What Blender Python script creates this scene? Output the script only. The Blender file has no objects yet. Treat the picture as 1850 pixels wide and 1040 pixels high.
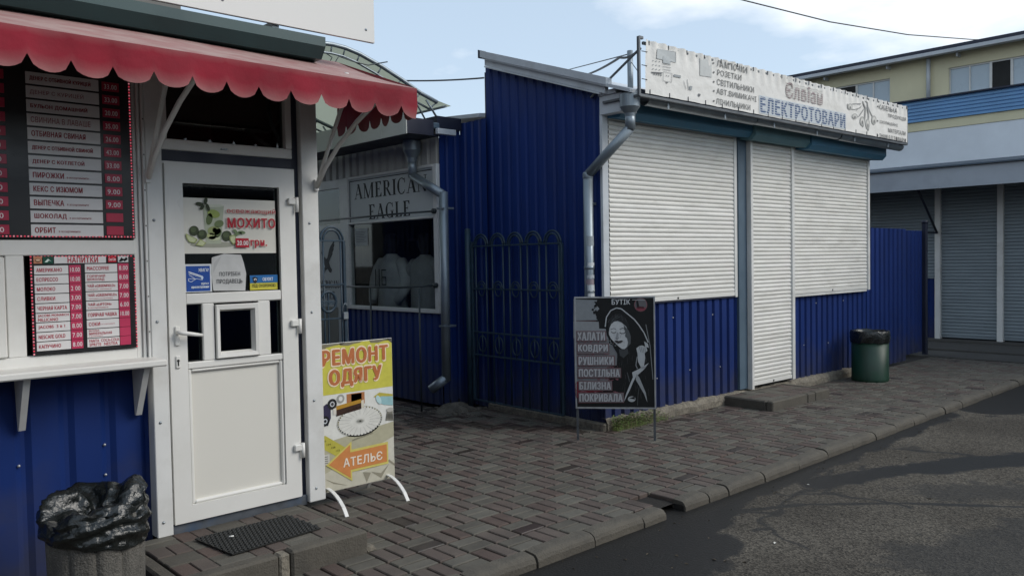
import bpy, math, random
import numpy as np
from mathutils import Vector, Matrix, noise as mnoise
sc = bpy.context.scene
col = sc.collection
RND = random.Random(7)

# ------------------------------------------------------------------ camera
FPX, PITCH, ROLL, YAW, CAMH = 1479.25, 0.0338465, -0.0176932, 0.8231015, 1.6
_c, _s = math.cos(YAW), math.sin(YAW)
FW = Vector((_c*math.cos(PITCH), _s*math.cos(PITCH), -math.sin(PITCH)))
_r = Vector((_s, -_c, 0)); _u = _r.cross(FW)
RT = math.cos(ROLL)*_r + math.sin(ROLL)*_u
UP = -math.sin(ROLL)*_r + math.cos(ROLL)*_u
EYE = Vector((0, 0, CAMH))
cam = bpy.data.cameras.new('camera')
cam.sensor_width = 36; cam.lens = FPX/1850*36; cam.clip_start = .05; cam.clip_end = 2000
camo = bpy.data.objects.new('camera', cam); col.objects.link(camo)
mw = Matrix.Identity(4)
for i, a in enumerate((RT, UP, -FW)):
    for k in range(3): mw[k][i] = a[k]
mw.translation = EYE
camo.matrix_world = mw
sc.camera = camo

# ------------------------------------------------------------------ light
SUN_EL, SUN_DIR = 37.0, Vector((0.72, -1.0, 0))         # towards the sun, over the street behind the camera
w = bpy.data.worlds.new('World'); sc.world = w; w.use_nodes = True
nt = w.node_tree; nt.nodes.clear()
def wn(t): return nt.nodes.new(t)
sky = wn('ShaderNodeTexSky'); sky.sky_type = 'NISHITA'; sky.sun_disc = False
sky.sun_elevation = math.radians(SUN_EL)
sky.sun_rotation = math.atan2(SUN_DIR.x, SUN_DIR.y)
sky.air_density = 1.0; sky.dust_density = 1.0; sky.ozone_density = 1.4
tc = wn('ShaderNodeTexCoord'); sep = wn('ShaderNodeSeparateXYZ'); nt.links.new(tc.outputs['Generated'], sep.inputs[0])
def wmath(op, a, b=None, c=None):
    m = wn('ShaderNodeMath'); m.operation = op
    for i, x in enumerate((a, b, c)):
        if x is None: continue
        if isinstance(x, (int, float)): m.inputs[i].default_value = x
        else: nt.links.new(x, m.inputs[i])
    return m.outputs[0]
zz = wmath('ADD', wmath('MAXIMUM', sep.outputs[2], 0), .16)
comb = wn('ShaderNodeCombineXYZ')
nt.links.new(wmath('ADD', wmath('DIVIDE', sep.outputs[0], zz), -.42), comb.inputs[0]); nt.links.new(wmath('ADD', wmath('DIVIDE', sep.outputs[1], zz), .24), comb.inputs[1])
comb.inputs[2].default_value = 4.6
nz = wn('ShaderNodeTexNoise'); nz.inputs['Scale'].default_value = .62; nz.inputs['Detail'].default_value = 7; nz.inputs['Roughness'].default_value = .55
nt.links.new(comb.outputs[0], nz.inputs['Vector'])
cr = wn('ShaderNodeValToRGB'); cr.color_ramp.elements[0].position = .50; cr.color_ramp.elements[1].position = .63
nt.links.new(nz.outputs[0], cr.inputs[0])
mix = wn('ShaderNodeMix'); mix.data_type = 'RGBA'
nt.links.new(cr.outputs[0], mix.inputs[0])
hsv = wn('ShaderNodeHueSaturation'); hsv.inputs['Saturation'].default_value = .78; hsv.inputs['Value'].default_value = 1.0
nt.links.new(sky.outputs[0], hsv.inputs['Color'])
veil = wn('ShaderNodeMix'); veil.data_type = 'RGBA'; veil.inputs[0].default_value = .62      # thin even high haze over the whole dome
nt.links.new(hsv.outputs[0], veil.inputs[6]); veil.inputs[7].default_value = (3.1, 3.85, 4.6, 1); nt.links.new(veil.outputs[2], mix.inputs[6])
mix.inputs[7].default_value = (6.2, 6.35, 6.5, 1)
bg = wn('ShaderNodeBackground'); bg.inputs['Strength'].default_value = .15
nt.links.new(mix.outputs[2], bg.inputs[0])
wo = wn('ShaderNodeOutputWorld'); nt.links.new(bg.outputs[0], wo.inputs[0])
sun = bpy.data.lights.new('sun', 'SUN'); sun.energy = 1.5; sun.angle = math.radians(32); sun.color = (1, .95, .87)
suno = bpy.data.objects.new('sun', sun); col.objects.link(suno)
sd = SUN_DIR.normalized()*math.cos(math.radians(SUN_EL)); sd.z = math.sin(math.radians(SUN_EL))
suno.rotation_euler = sd.to_track_quat('Z', 'Y').to_euler()
sc.view_settings.view_transform = 'Standard'; sc.view_settings.look = 'None'
sc.view_settings.exposure = .42; sc.view_settings.gamma = 1
sc.view_settings.use_curve_mapping = False
sc.cycles.max_bounces = 8; sc.cycles.transparent_max_bounces = 12

# ------------------------------------------------------------------ pixel -> place helpers
def ray(x, y): return FW + RT*((x-925)/FPX) - UP*((y-520)/FPX)
def onp(x, y, p0, n):
    d = ray(x, y); t = (Vector(p0)-EYE).dot(n)/d.dot(n); return EYE + d*t
def onx(x, y, X): return onp(x, y, (X, 0, 0), Vector((1, 0, 0)))
def ony(x, y, Y): return onp(x, y, (0, Y, 0), Vector((0, 1, 0)))
def onz(x, y, Z=0): return onp(x, y, (0, 0, Z), Vector((0, 0, 1)))

# ------------------------------------------------------------------ materials
MATS = {}
def srgb(r, g, b):
    f = lambda v: (v/255/12.92) if v/255 <= .04045 else ((v/255+.055)/1.055)**2.4
    return (f(r), f(g), f(b))
def mat(name, base, rough=.6, metal=0, var=.12, vs=6, dirt=None, ds=1.5, damt=.5, bump=0, bs=60, spec=.5, stretch=None, fine=0, coat=0):
    if name in MATS: return MATS[name]
    m = bpy.data.materials.new(name); m.use_nodes = True; MATS[name] = m
    n = m.node_tree.nodes; L = m.node_tree.links; p = n['Principled BSDF']
    p.inputs['Roughness'].default_value = rough; p.inputs['Metallic'].default_value = metal
    p.inputs['Specular IOR Level'].default_value = spec
    if coat: p.inputs['Coat Weight'].default_value = coat
    g = n.new('ShaderNodeNewGeometry'); mp = n.new('ShaderNodeMapping'); L.new(g.outputs['Position'], mp.inputs[0])
    if stretch: mp.inputs['Scale'].default_value = stretch
    t = n.new('ShaderNodeTexNoise'); t.inputs['Scale'].default_value = vs; t.inputs['Detail'].default_value = 6
    L.new(mp.outputs[0], t.inputs['Vector'])
    r = n.new('ShaderNodeMapRange'); r.inputs[1].default_value = .3; r.inputs[2].default_value = .7
    r.inputs[3].default_value = 1-var; r.inputs[4].default_value = 1+var; L.new(t.outputs[0], r.inputs[0])
    mx = n.new('ShaderNodeMix'); mx.data_type = 'RGBA'; mx.blend_type = 'MULTIPLY'; mx.inputs[0].default_value = 1
    mx.inputs[6].default_value = (*base, 1); L.new(r.outputs[0], mx.inputs[7])
    out = mx.outputs[2]
    if fine:
        t3 = n.new('ShaderNodeTexNoise'); t3.inputs['Scale'].default_value = 220; t3.inputs['Detail'].default_value = 3
        L.new(g.outputs['Position'], t3.inputs['Vector'])
        r3 = n.new('ShaderNodeMapRange'); r3.inputs[1].default_value = .3; r3.inputs[2].default_value = .7
        r3.inputs[3].default_value = 1-fine; r3.inputs[4].default_value = 1+fine; L.new(t3.outputs[0], r3.inputs[0])
        m3 = n.new('ShaderNodeMix'); m3.data_type = 'RGBA'; m3.blend_type = 'MULTIPLY'; m3.inputs[0].default_value = 1
        L.new(out, m3.inputs[6]); L.new(r3.outputs[0], m3.inputs[7]); out = m3.outputs[2]
    if dirt:
        t2 = n.new('ShaderNodeTexNoise'); t2.inputs['Scale'].default_value = ds; t2.inputs['Detail'].default_value = 8; t2.inputs['Roughness'].default_value = .65
        L.new(mp.outputs[0], t2.inputs['Vector'])
        r2 = n.new('ShaderNodeMapRange'); r2.inputs[1].default_value = .48; r2.inputs[2].default_value = .72
        r2.inputs[3].default_value = 0; r2.inputs[4].default_value = damt; L.new(t2.outputs[0], r2.inputs[0])
        m2 = n.new('ShaderNodeMix'); m2.data_type = 'RGBA'; L.new(r2.outputs[0], m2.inputs[0])
        L.new(out, m2.inputs[6]); m2.inputs[7].default_value = (*dirt, 1); out = m2.outputs[2]
    L.new(out, p.inputs['Base Color'])
    rr = n.new('ShaderNodeMapRange'); rr.inputs[1].default_value = .3; rr.inputs[2].default_value = .7
    rr.inputs[3].default_value = max(.03, rough-.08); rr.inputs[4].default_value = min(1, rough+.1); L.new(t.outputs[0], rr.inputs[0]); L.new(rr.outputs[0], p.inputs['Roughness'])
    if bump:
        b = n.new('ShaderNodeBump'); b.inputs['Strength'].default_value = bump; b.inputs['Distance'].default_value = .01
        tb = n.new('ShaderNodeTexNoise'); tb.inputs['Scale'].default_value = bs; tb.inputs['Detail'].default_value = 5
        L.new(g.outputs['Position'], tb.inputs['Vector']); L.new(tb.outputs[0], b.inputs['Height']); L.new(b.outputs[0], p.inputs['Normal'])
    return m
def ink(r, g, b):
    """flat printing ink of the given look"""
    k = 1.0
    return mat('ink_%d_%d_%d' % (r, g, b), tuple(min(.85, x*k) for x in srgb(r, g, b)), .55, var=.06, vs=30, spec=.3)
def glassmat(name, tint=(.75, .8, .8), refl=1.0):
    m = bpy.data.materials.new(name); m.use_nodes = True; n = m.node_tree.nodes; L = m.node_tree.links
    n.remove(n['Principled BSDF']); o = n['Material Output']
    tr = n.new('ShaderNodeBsdfTransparent'); tr.inputs[0].default_value = (*tint, 1)
    gl = n.new('ShaderNodeBsdfGlossy'); gl.inputs['Roughness'].default_value = .03; gl.inputs[0].default_value = (.9*refl, .9*refl, .9*refl, 1)
    lw = n.new('ShaderNodeLayerWeight'); lw.inputs[0].default_value = .5          # facing is the same on both sides of the thin pane
    pw = n.new('ShaderNodeMath'); pw.operation = 'POWER'; L.new(lw.outputs['Facing'], pw.inputs[0]); pw.inputs[1].default_value = 4.5
    fr = n.new('ShaderNodeMath'); fr.operation = 'MULTIPLY_ADD'; L.new(pw.outputs[0], fr.inputs[0]); fr.inputs[1].default_value = .8; fr.inputs[2].default_value = .04
    mx = n.new('ShaderNodeMixShader'); L.new(fr.outputs[0], mx.inputs[0]); L.new(tr.outputs[0], mx.inputs[1]); L.new(gl.outputs[0], mx.inputs[2])
    L.new(mx.outputs[0], o.inputs[0]); MATS[name] = m; return m
def emis(name, c, s):
    m = mat(name, c, .5); p = m.node_tree.nodes['Principled BSDF']
    p.inputs['Emission Color'].default_value = (*c, 1); p.inputs['Emission Strength'].default_value = s; return m

BLUE = mat('blue_profiled_sheet', (.0075, .0265, .136), .5, var=.12, vs=2.5, dirt=(.012, .02, .07), ds=2.2, damt=.4, stretch=(1, 1, .35), spec=.22)
def dust_foot(m, h=.55):
    n = m.node_tree.nodes; L = m.node_tree.links; p = n['Principled BSDF']; src = p.inputs['Base Color'].links[0].from_socket
    g = n.new('ShaderNodeNewGeometry'); s = n.new('ShaderNodeSeparateXYZ'); L.new(g.outputs['Position'], s.inputs[0])
    t = n.new('ShaderNodeTexNoise'); t.inputs['Scale'].default_value = 5; t.inputs['Detail'].default_value = 8; L.new(g.outputs['Position'], t.inputs['Vector'])
    a = n.new('ShaderNodeMath'); a.operation = 'MULTIPLY_ADD'; L.new(t.outputs[0], a.inputs[0]); a.inputs[1].default_value = -.9; L.new(s.outputs[2], a.inputs[2])
    r = n.new('ShaderNodeMapRange'); r.inputs[1].default_value = h-.45; r.inputs[2].default_value = -.45; r.inputs[3].default_value = 0; r.inputs[4].default_value = .7; L.new(a.outputs[0], r.inputs[0])
    x = n.new('ShaderNodeMix'); x.data_type = 'RGBA'; L.new(r.outputs[0], x.inputs[0]); L.new(src, x.inputs[6]); x.inputs[7].default_value = (.045, .045, .055, 1); L.new(x.outputs[2], p.inputs['Base Color'])
dust_foot(BLUE)
WHITEP = mat('white_plastic', (.70, .69, .655), .35, var=.03, vs=3, dirt=(.52, .50, .45), ds=2, damt=.35)
PANELP = mat('cream_door_panel', (.66, .64, .58), .5, var=.03, vs=300, bump=.15, bs=700)
WHITEM = mat('white_painted_metal', (.66, .66, .64), .45, var=.05, vs=4, dirt=(.38, .36, .32), ds=3, damt=.4)
SLATM = mat('shutter_slat_paint', (.70, .69, .65), .42, var=.05, vs=5, dirt=(.42, .40, .36), ds=5, damt=.3, stretch=(.6, .6, 2.5))
SLATS = [mat('shutter_slat_paint_%s' % k, c, .45, var=.06, vs=5, dirt=(.42, .40, .36), ds=6, damt=d, stretch=(.6, .6, 2)) for k, c, d in (('dusty', (.685, .675, .635), .35), ('clean', (.72, .71, .675), .2), ('marked', (.705, .695, .655), .45))]
NAVY = mat('dark_navy_paint', (.012, .016, .035), .5, var=.1)
GREEN = mat('dark_green_gutter', (.013, .046, .048), .38, var=.12, vs=3)
GALV = mat('galvanised_steel', (.30, .33, .35), .38, .75, var=.15, vs=8)
GALVP = mat('grey_downpipe', (.24, .28, .31), .4, .55, var=.1, vs=6)
TRIMG = mat('pale_grey_trim', (.50, .53, .56), .5, var=.08, vs=3, dirt=(.3, .3, .3), ds=4, damt=.4)
TEALF = mat('blue_shutter_box', (.045, .15, .24), .5, var=.12, vs=3, dirt=(.06, .13, .17), ds=2, damt=.5)
TEALD = mat('faded_teal_box', (.10, .20, .23), .55, var=.12, vs=3, dirt=(.07, .12, .14), ds=2, damt=.5)
STEELB = mat('blue_grey_post', (.07, .11, .15), .5, var=.1)
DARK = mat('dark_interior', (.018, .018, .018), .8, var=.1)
BLACKB = mat('black_board', (.008, .008, .009), .35, var=.1)
GATEM = mat('dark_teal_gate_paint', (.018, .042, .066), .45, var=.2, vs=14, dirt=(.03, .036, .036), ds=9, damt=.5)
RAILM = mat('dark_rail_paint', (.025, .035, .04), .45, var=.2, vs=14)
CONC = mat('concrete_kerb', (.086, .077, .062), .85, var=.18, vs=9, dirt=(.05, .046, .04), ds=5, damt=.65, bump=.5, bs=90, fine=.18)
CONCF = mat('exposed_aggregate', (.19, .17, .135), .9, var=.35, vs=28, dirt=(.08, .072, .06), ds=4, damt=.6, bump=1.0, bs=55, fine=.35)
BINC = mat('bin_concrete', (.115, .108, .095), .92, var=.22, vs=45, dirt=(.045, .043, .04), ds=5, damt=.5, bump=.9, bs=120, fine=.4)
BED = mat('sand_bed', (.012, .010, .008), .95, var=.3, vs=20, bump=.5, bs=80)
SLAB = mat('concrete_slab', (.07, .066, .06), .9, var=.2, vs=4, dirt=(.03, .03, .028), ds=2, damt=.6, bump=.4, bs=70, fine=.15)
RUBBER = mat('black_rubber', (.012, .013, .012), .55, var=.2, vs=30)
BAGM = mat('black_bag_film', (.008, .010, .0095), .22, var=.2, vs=20, spec=.6, bump=.9, bs=38)
REDF = None
PGREY = [mat('paver_grey_%s' % k, c, .8, var=.16, vs=7, dirt=(.034, .029, .024), ds=2.2, damt=.55, bump=.35, bs=110, fine=.16) for k, c in
         (('plain', (.088, .081, .066)), ('pale', (.100, .093, .077)), ('deep', (.078, .071, .058)))]
PRED = [mat('paver_red_%s' % k, c, .8, var=.16, vs=7, dirt=(.034, .027, .023), ds=2.2, damt=.55, bump=.35, bs=110, fine=.16) for k, c in
        (('plain', (.088, .067, .057)), ('faded', (.091, .073, .062)), ('strong', (.086, .060, .050)))]
PWETSHADE = [mat('paver_damp_shade_%s' % k, c, .45, var=.2, vs=9, bump=.3, bs=110, fine=.16) for k, c in (('brown', (.040, .032, .026)), ('maroon', (.042, .029, .025)))]

def asphalt():
    m = bpy.data.materials.new('asphalt'); m.use_nodes = True; MATS['asphalt'] = m
    n = m.node_tree.nodes; L = m.node_tree.links; p = n['Principled BSDF']
    def M(op, *a):
        k = n.new('ShaderNodeMath'); k.operation = op
        for i, x in enumerate(a):
            if isinstance(x, (int, float)): k.inputs[i].default_value = x
            else: L.new(x, k.inputs[i])
        return k.outputs[0]
    g = n.new('ShaderNodeNewGeometry'); s = n.new('ShaderNodeSeparateXYZ'); L.new(g.outputs['Position'], s.inputs[0])
    def noise(sc_, det=5, ro=.55):
        t = n.new('ShaderNodeTexNoise'); t.inputs['Scale'].default_value = sc_; t.inputs['Detail'].default_value = det; t.inputs['Roughness'].default_value = ro
        L.new(g.outputs['Position'], t.inputs['Vector']); return t.outputs[0]
    n1 = noise(2.6, 6, .62); n2 = noise(9, 4)
    x, y = s.outputs[0], s.outputs[1]
    def capsule(ax, ay, bx, by, r):
        dx, dy = bx-ax, by-ay; l2 = dx*dx+dy*dy
        px, py = M('SUBTRACT', x, ax), M('SUBTRACT', y, ay)
        t = M('MULTIPLY', M('ADD', M('MULTIPLY', px, dx), M('MULTIPLY', py, dy)), 1/l2)
        t = M('MINIMUM', M('MAXIMUM', t, 0), 1)
        ex = M('SUBTRACT', px, M('MULTIPLY', t, dx)); ey = M('SUBTRACT', py, M('MULTIPLY', t, dy))
        return M('SUBTRACT', M('SQRT', M('ADD', M('MULTIPLY', ex, ex), M('MULTIPLY', ey, ey))), r)
    def union(lst):
        d = None
        for c in lst:
            k = capsule(*c); d = k if d is None else M('MINIMUM', d, k)
        return d
    def mask(d, amp, soft):
        q = M('ADD', d, M('MULTIPLY', M('SUBTRACT', n1, .5), amp)); q = M('ADD', q, M('MULTIPLY', M('SUBTRACT', n2, .5), amp*.35))
        k = n.new('ShaderNodeMapRange'); k.interpolation_type = 'SMOOTHSTEP'; k.inputs[1].default_value = soft; k.inputs[2].default_value = -soft
        L.new(q, k.inputs[0]); return k.outputs[0]
    wetA = mask(union([(1.0, 2.75, 3.1, 2.95, .3), (3.0, 2.85, 4.35, 3.05, .28), (3.3, 2.6, 4.0, 2.75, .26)]), .35, .03)
    wetB = mask(union([(4.4, 3.04, 9.0, 3.1, .11), (5.6, 2.86, 6.3, 2.66, .13), (6.3, 2.62, 7.3, 2.1, .17), (7.3, 2.1, 9, .9, .17), (9.6, 2.9, 12.5, 2.9, .33), (9.8, 2.55, 12, 1.6, .2)]), .3, .03)
    wetC = mask(union([(4.5, 3.0, 5.1, 2.68, .035), (5.1, 2.68, 5.6, 2.2, .02), (5.6, 2.2, 6.2, 1.4, .03)]), .10, .012)
    wetD = mask(union([(4.55, 1.6, 5.4, 1.35, .28), (5.3, 1.5, 6.3, 1.2, .25), (6.0, 2.1, 6.6, 1.6, .2)]), .8, .07)
    spots = n.new('ShaderNodeMapRange'); spots.inputs[1].default_value = .66; spots.inputs[2].default_value = .70; L.new(noise(2.3, 5, .6), spots.inputs[0])
    spots.inputs[4].default_value = .6
    cv = n.new('ShaderNodeTexVoronoi'); cv.feature = 'DISTANCE_TO_EDGE'; cv.inputs['Scale'].default_value = .55
    wp = n.new('ShaderNodeTexNoise'); wp.inputs['Scale'].default_value = 2.2; wp.inputs['Detail'].default_value = 6; L.new(g.outputs['Position'], wp.inputs['Vector'])
    va = n.new('ShaderNodeVectorMath'); va.operation = 'MULTIPLY_ADD'; L.new(wp.outputs['Color'], va.inputs[0]); va.inputs[1].default_value = (.5, .5, 0); L.new(g.outputs['Position'], va.inputs[2]); L.new(va.outputs[0], cv.inputs['Vector'])
    ck = n.new('ShaderNodeMapRange'); ck.inputs[1].default_value = .004; ck.inputs[2].default_value = .014; ck.inputs[3].default_value = .85; ck.inputs[4].default_value = 0; L.new(cv.outputs['Distance'], ck.inputs[0])
    crk = M('MULTIPLY', ck.outputs[0], M('GREATER_THAN', noise(.7, 3), .47))
    wet = M('MAXIMUM', M('MAXIMUM', wetA, wetB), M('MAXIMUM', M('MULTIPLY', wetC, .9), M('MULTIPLY', wetD, .6)))
    wet = M('MAXIMUM', M('MAXIMUM', wet, spots.outputs[0]), crk)
    base = n.new('ShaderNodeValToRGB'); e = base.color_ramp.elements
    e[0].position = .34; e[0].color = (.048, .042, .034, 1); e[1].position = .68; e[1].color = (.080, .071, .058, 1)
    L.new(noise(1.1, 6), base.inputs[0])
    vor = n.new('ShaderNodeTexVoronoi'); vor.inputs['Scale'].default_value = 85; L.new(g.outputs['Position'], vor.inputs['Vector'])
    sp = n.new('ShaderNodeMapRange'); sp.inputs[1].default_value = 0; sp.inputs[2].default_value = 1; sp.inputs[3].default_value = .45; sp.inputs[4].default_value = 1.75
    cw = n.new('ShaderNodeSeparateColor'); L.new(vor.outputs['Color'], cw.inputs[0]); L.new(cw.outputs[0], sp.inputs[0])
    mu = n.new('ShaderNodeMix'); mu.data_type = 'RGBA'; mu.blend_type = 'MULTIPLY'; mu.inputs[0].default_value = 1
    L.new(base.outputs[0], mu.inputs[6]); L.new(sp.outputs[0], mu.inputs[7])
    mw_ = n.new('ShaderNodeMix'); mw_.data_type = 'RGBA'; L.new(wet, mw_.inputs[0]); L.new(mu.outputs[2], mw_.inputs[6]); mw_.inputs[7].default_value = (.0125, .0118, .011, 1)
    L.new(mw_.outputs[2], p.inputs['Base Color'])
    ro = n.new('ShaderNodeMapRange'); ro.inputs[3].default_value = .92; ro.inputs[4].default_value = .5; L.new(wet, ro.inputs[0]); L.new(ro.outputs[0], p.inputs['Roughness'])
    b = n.new('ShaderNodeBump'); b.inputs['Distance'].default_value = .006; bsn = M('SUBTRACT', .75, M('MULTIPLY', wet, .45)); L.new(bsn, b.inputs['Strength'])
    L.new(M('ADD', vor.outputs['Distance'], M('MULTIPLY', noise(40, 4), .8)), b.inputs['Height']); L.new(b.outputs[0], p.inputs['Normal'])
    p.inputs['Specular IOR Level'].default_value = .3
    return m
ASPH = asphalt()

def awning_cloth():
    m = mat('red_awning_cloth', (.215, .016, .028), .75, var=.16, vs=5, spec=.2, bump=.5, bs=11)
    n = m.node_tree.nodes; L = m.node_tree.links; p = n['Principled BSDF']
    src = p.inputs['Base Color'].links[0].from_socket
    at = n.new('ShaderNodeAttribute'); at.attribute_name = 'fade'
    t = n.new('ShaderNodeTexNoise'); t.inputs['Scale'].default_value = 7; t.inputs['Detail'].default_value = 6
    g = n.new('ShaderNodeNewGeometry'); L.new(g.outputs['Position'], t.inputs['Vector'])
    mm = n.new('ShaderNodeMath'); mm.operation = 'MULTIPLY'; L.new(at.outputs['Fac'], mm.inputs[0])
    r = n.new('ShaderNodeMapRange'); r.inputs[1].default_value = .3; r.inputs[2].default_value = .7; r.inputs[3].default_value = .6; r.inputs[4].default_value = 1.1; L.new(t.outputs[0], r.inputs[0]); L.new(r.outputs[0], mm.inputs[1])
    mx = n.new('ShaderNodeMix'); mx.data_type = 'RGBA'; L.new(mm.outputs[0], mx.inputs[0]); L.new(src, mx.inputs[6]); mx.inputs[7].default_value = (.36, .245, .225, 1)
    L.new(mx.outputs[2], p.inputs['Base Color']); return m
REDF = awning_cloth()

# ------------------------------------------------------------------ mesh building
class MB:
    def __init__(s): s.v = []; s.f = []; s.m = []; s.sm = []; s.mats = []; s.k = 0; s.fade = {}
    def use(s, m):
        if m not in s.mats: s.mats.append(m)
        s.k = s.mats.index(m); return s
    def add(s, vs, fs, smooth=False):
        o = len(s.v); s.v += [Vector(p) for p in vs]
        for f in fs: s.f.append([o+i for i in f]); s.m.append(s.k); s.sm.append(smooth)
        return s
    def quad(s, *p): return s.add(p, [list(range(len(p)))])
    def box(s, a, b, ch=0, M=None):
        x0, x1 = sorted((a[0], b[0])); y0, y1 = sorted((a[1], b[1])); z0, z1 = sorted((a[2], b[2]))
        if ch <= 0:
            v = [(x0,y0,z0),(x1,y0,z0),(x1,y1,z0),(x0,y1,z0),(x0,y0,z1),(x1,y0,z1),(x1,y1,z1),(x0,y1,z1)]
            f = [(0,3,2,1),(4,5,6,7),(0,1,5,4),(1,2,6,5),(2,3,7,6),(3,0,4,7)]
        else:
            ch = min(ch, (x1-x0)*.4, (y1-y0)*.4, (z1-z0)*.4); v = []; f = []
            X = (x0, x1); Y = (y0, y1); Z = (z0, z1); ID = {}
            for i in (0, 1):
                for j in (0, 1):
                    for k in (0, 1):
                        si, sj, sk = 1-2*i, 1-2*j, 1-2*k
                        for ax in range(3):
                            p = [X[i], Y[j], Z[k]]; off = [si*ch, sj*ch, sk*ch]
                            for q in range(3):
                                if q != ax: p[q] += off[q]
                            ID[i, j, k, ax] = len(v); v.append(tuple(p))
            for ax in range(3):
                b_, c_ = [q for q in range(3) if q != ax]
                for e in (0, 1):
                    q = []
                    for (bb, cc) in ((0,0),(1,0),(1,1),(0,1)):
                        idx = [0,0,0]; idx[ax] = e; idx[b_] = bb; idx[c_] = cc; q.append(ID[idx[0], idx[1], idx[2], ax])
                    f.append(q)
            for ax in range(3):
                b_, c_ = [q for q in range(3) if q != ax]
                for bb in (0, 1):
                    for cc in (0, 1):
                        q = []
                        for (e, a2) in ((0, b_), (1, b_), (1, c_), (0, c_)):
                            idx = [0,0,0]; idx[ax] = e; idx[b_] = bb; idx[c_] = cc; q.append(ID[idx[0], idx[1], idx[2], a2])
                        f.append(q)
            for i in (0, 1):
                for j in (0, 1):
                    for k in (0, 1): f.append([ID[i, j, k, a_] for a_ in range(3)])
        if M is not None: v = [M @ Vector(p) for p in v]
        return s.add(v, f)
    def prism(s, poly, ext):
        n = len(poly); ext = Vector(ext); a = [Vector(p) for p in poly]; b = [p+ext for p in a]
        return s.add(a+b, [list(range(n)), list(range(2*n-1, n-1, -1))]+[(i, (i+1) % n, n+(i+1) % n, n+i) for i in range(n)])
    def tube(s, pts, r, n=8, caps=True, smooth=True, closed=False):
        pts = [Vector(p) for p in pts]; N = len(pts); rs = r if isinstance(r, (list, tuple)) else [r]*N
        vs = []; ref = None
        for i, p in enumerate(pts):
            if closed: d = (pts[(i+1) % N]-pts[i-1]).normalized()
            else: d = (pts[min(i+1, N-1)]-pts[max(i-1, 0)]).normalized()
            if ref is None: ref = d.orthogonal().normalized()
            ref = (ref-d*ref.dot(d)); ref = ref.normalized() if ref.length > 1e-6 else d.orthogonal().normalized()
            q = d.cross(ref)
            for j in range(n):
                a = 2*math.pi*j/n + math.pi/n
                vs.append(p+(ref*math.cos(a)+q*math.sin(a))*rs[i])
        fs = []
        for i in range(N if closed else N-1):
            for j in range(n):
                i2 = (i+1) % N
                fs.append((i*n+j, i*n+(j+1) % n, i2*n+(j+1) % n, i2*n+j))
        s.add(vs, fs, smooth)
        if caps and not closed:
            o = len(s.v)-len(vs); s.f.append([o+j for j in range(n)][::-1]); s.f.append([o+(N-1)*n+j for j in range(n)]); s.m += [s.k]*2; s.sm += [False]*2
        return s
    def bar(s, a, b, wx, wy, up=(0, 0, 1)):
        a, b = Vector(a), Vector(b); d = (b-a); l = d.length; d.normalize(); up = Vector(up)
        if abs(d.dot(up)) > .98: up = Vector((1, 0, 0))
        x = d.cross(up).normalized(); y = x.cross(d)
        M = Matrix.Identity(4)
        for i, q in enumerate((x, y, d)):
            for k in range(3): M[k][i] = q[k]
        M.translation = a
        return s.box((-wx/2, -wy/2, 0), (wx/2, wy/2, l), min(wx, wy)*.12, M)
    def lathe(s, c, prof, n=24, smooth=True, M=None):
        vs = []; c = Vector(c)
        for (r, z) in prof:
            for j in range(n):
                a = 2*math.pi*j/n; p = Vector((r*math.cos(a), r*math.sin(a), z)); vs.append(c+((M @ p) if M else p))
        fs = [(i*n+j, i*n+(j+1) % n, (i+1)*n+(j+1) % n, (i+1)*n+j) for i in range(len(prof)-1) for j in range(n)]
        return s.add(vs, fs, smooth)
    def grid(s, P, nu, nv, smooth=True):
        vs = [P(i/nu, j/nv) for j in range(nv+1) for i in range(nu+1)]
        return s.add(vs, [(j*(nu+1)+i, j*(nu+1)+i+1, (j+1)*(nu+1)+i+1, (j+1)*(nu+1)+i) for j in range(nv) for i in range(nu)], smooth)
    def mesh(s, name):
        me = bpy.data.meshes.new(name); me.from_pydata([tuple(v) for v in s.v], [], s.f)
        for m in s.mats: me.materials.append(m)
        me.polygons.foreach_set('material_index', s.m); me.polygons.foreach_set('use_smooth', s.sm)
        if s.fade:
            at = me.attributes.new('fade', 'FLOAT', 'POINT')
            for i, x in s.fade.items(): at.data[i].value = x
        me.update(); return me

def tag(o, label=None, cat=None, group=None, kind=None):
    if label: o['label'] = label
    if cat: o['category'] = cat
    if group: o['group'] = group
    if kind: o['kind'] = kind
    return o
INV = {}; NOW = {}
def root(name, loc, label, cat, group=None, rot=0, local=False):
    o = bpy.data.objects.new(name, None); col.objects.link(o); o.empty_display_size = .1
    o.location = loc; o.rotation_euler = (0, 0, rot)
    NOW[o.name] = Matrix.Translation(Vector(loc)) @ Matrix.Rotation(rot, 4, 'Z')
    INV[o.name] = Matrix.Identity(4) if local else NOW[o.name].inverted()
    return tag(o, label, cat, group)
def put(name, me, parent=None):
    o = bpy.data.objects.new(name, me); col.objects.link(o)
    if parent is not None:
        o.parent = parent; o.matrix_parent_inverse = INV.get(parent.name, Matrix.Identity(4))
        INV[o.name] = Matrix.Identity(4)        # children of a part are written in the same coordinates as the part
    return o
def build(mb, name, parent=None): return put(name, mb.mesh(name), parent)
def bx(name, m, parent, a, b, ch=.003): return build(MB().use(m).box(a, b, ch), name, parent)

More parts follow.
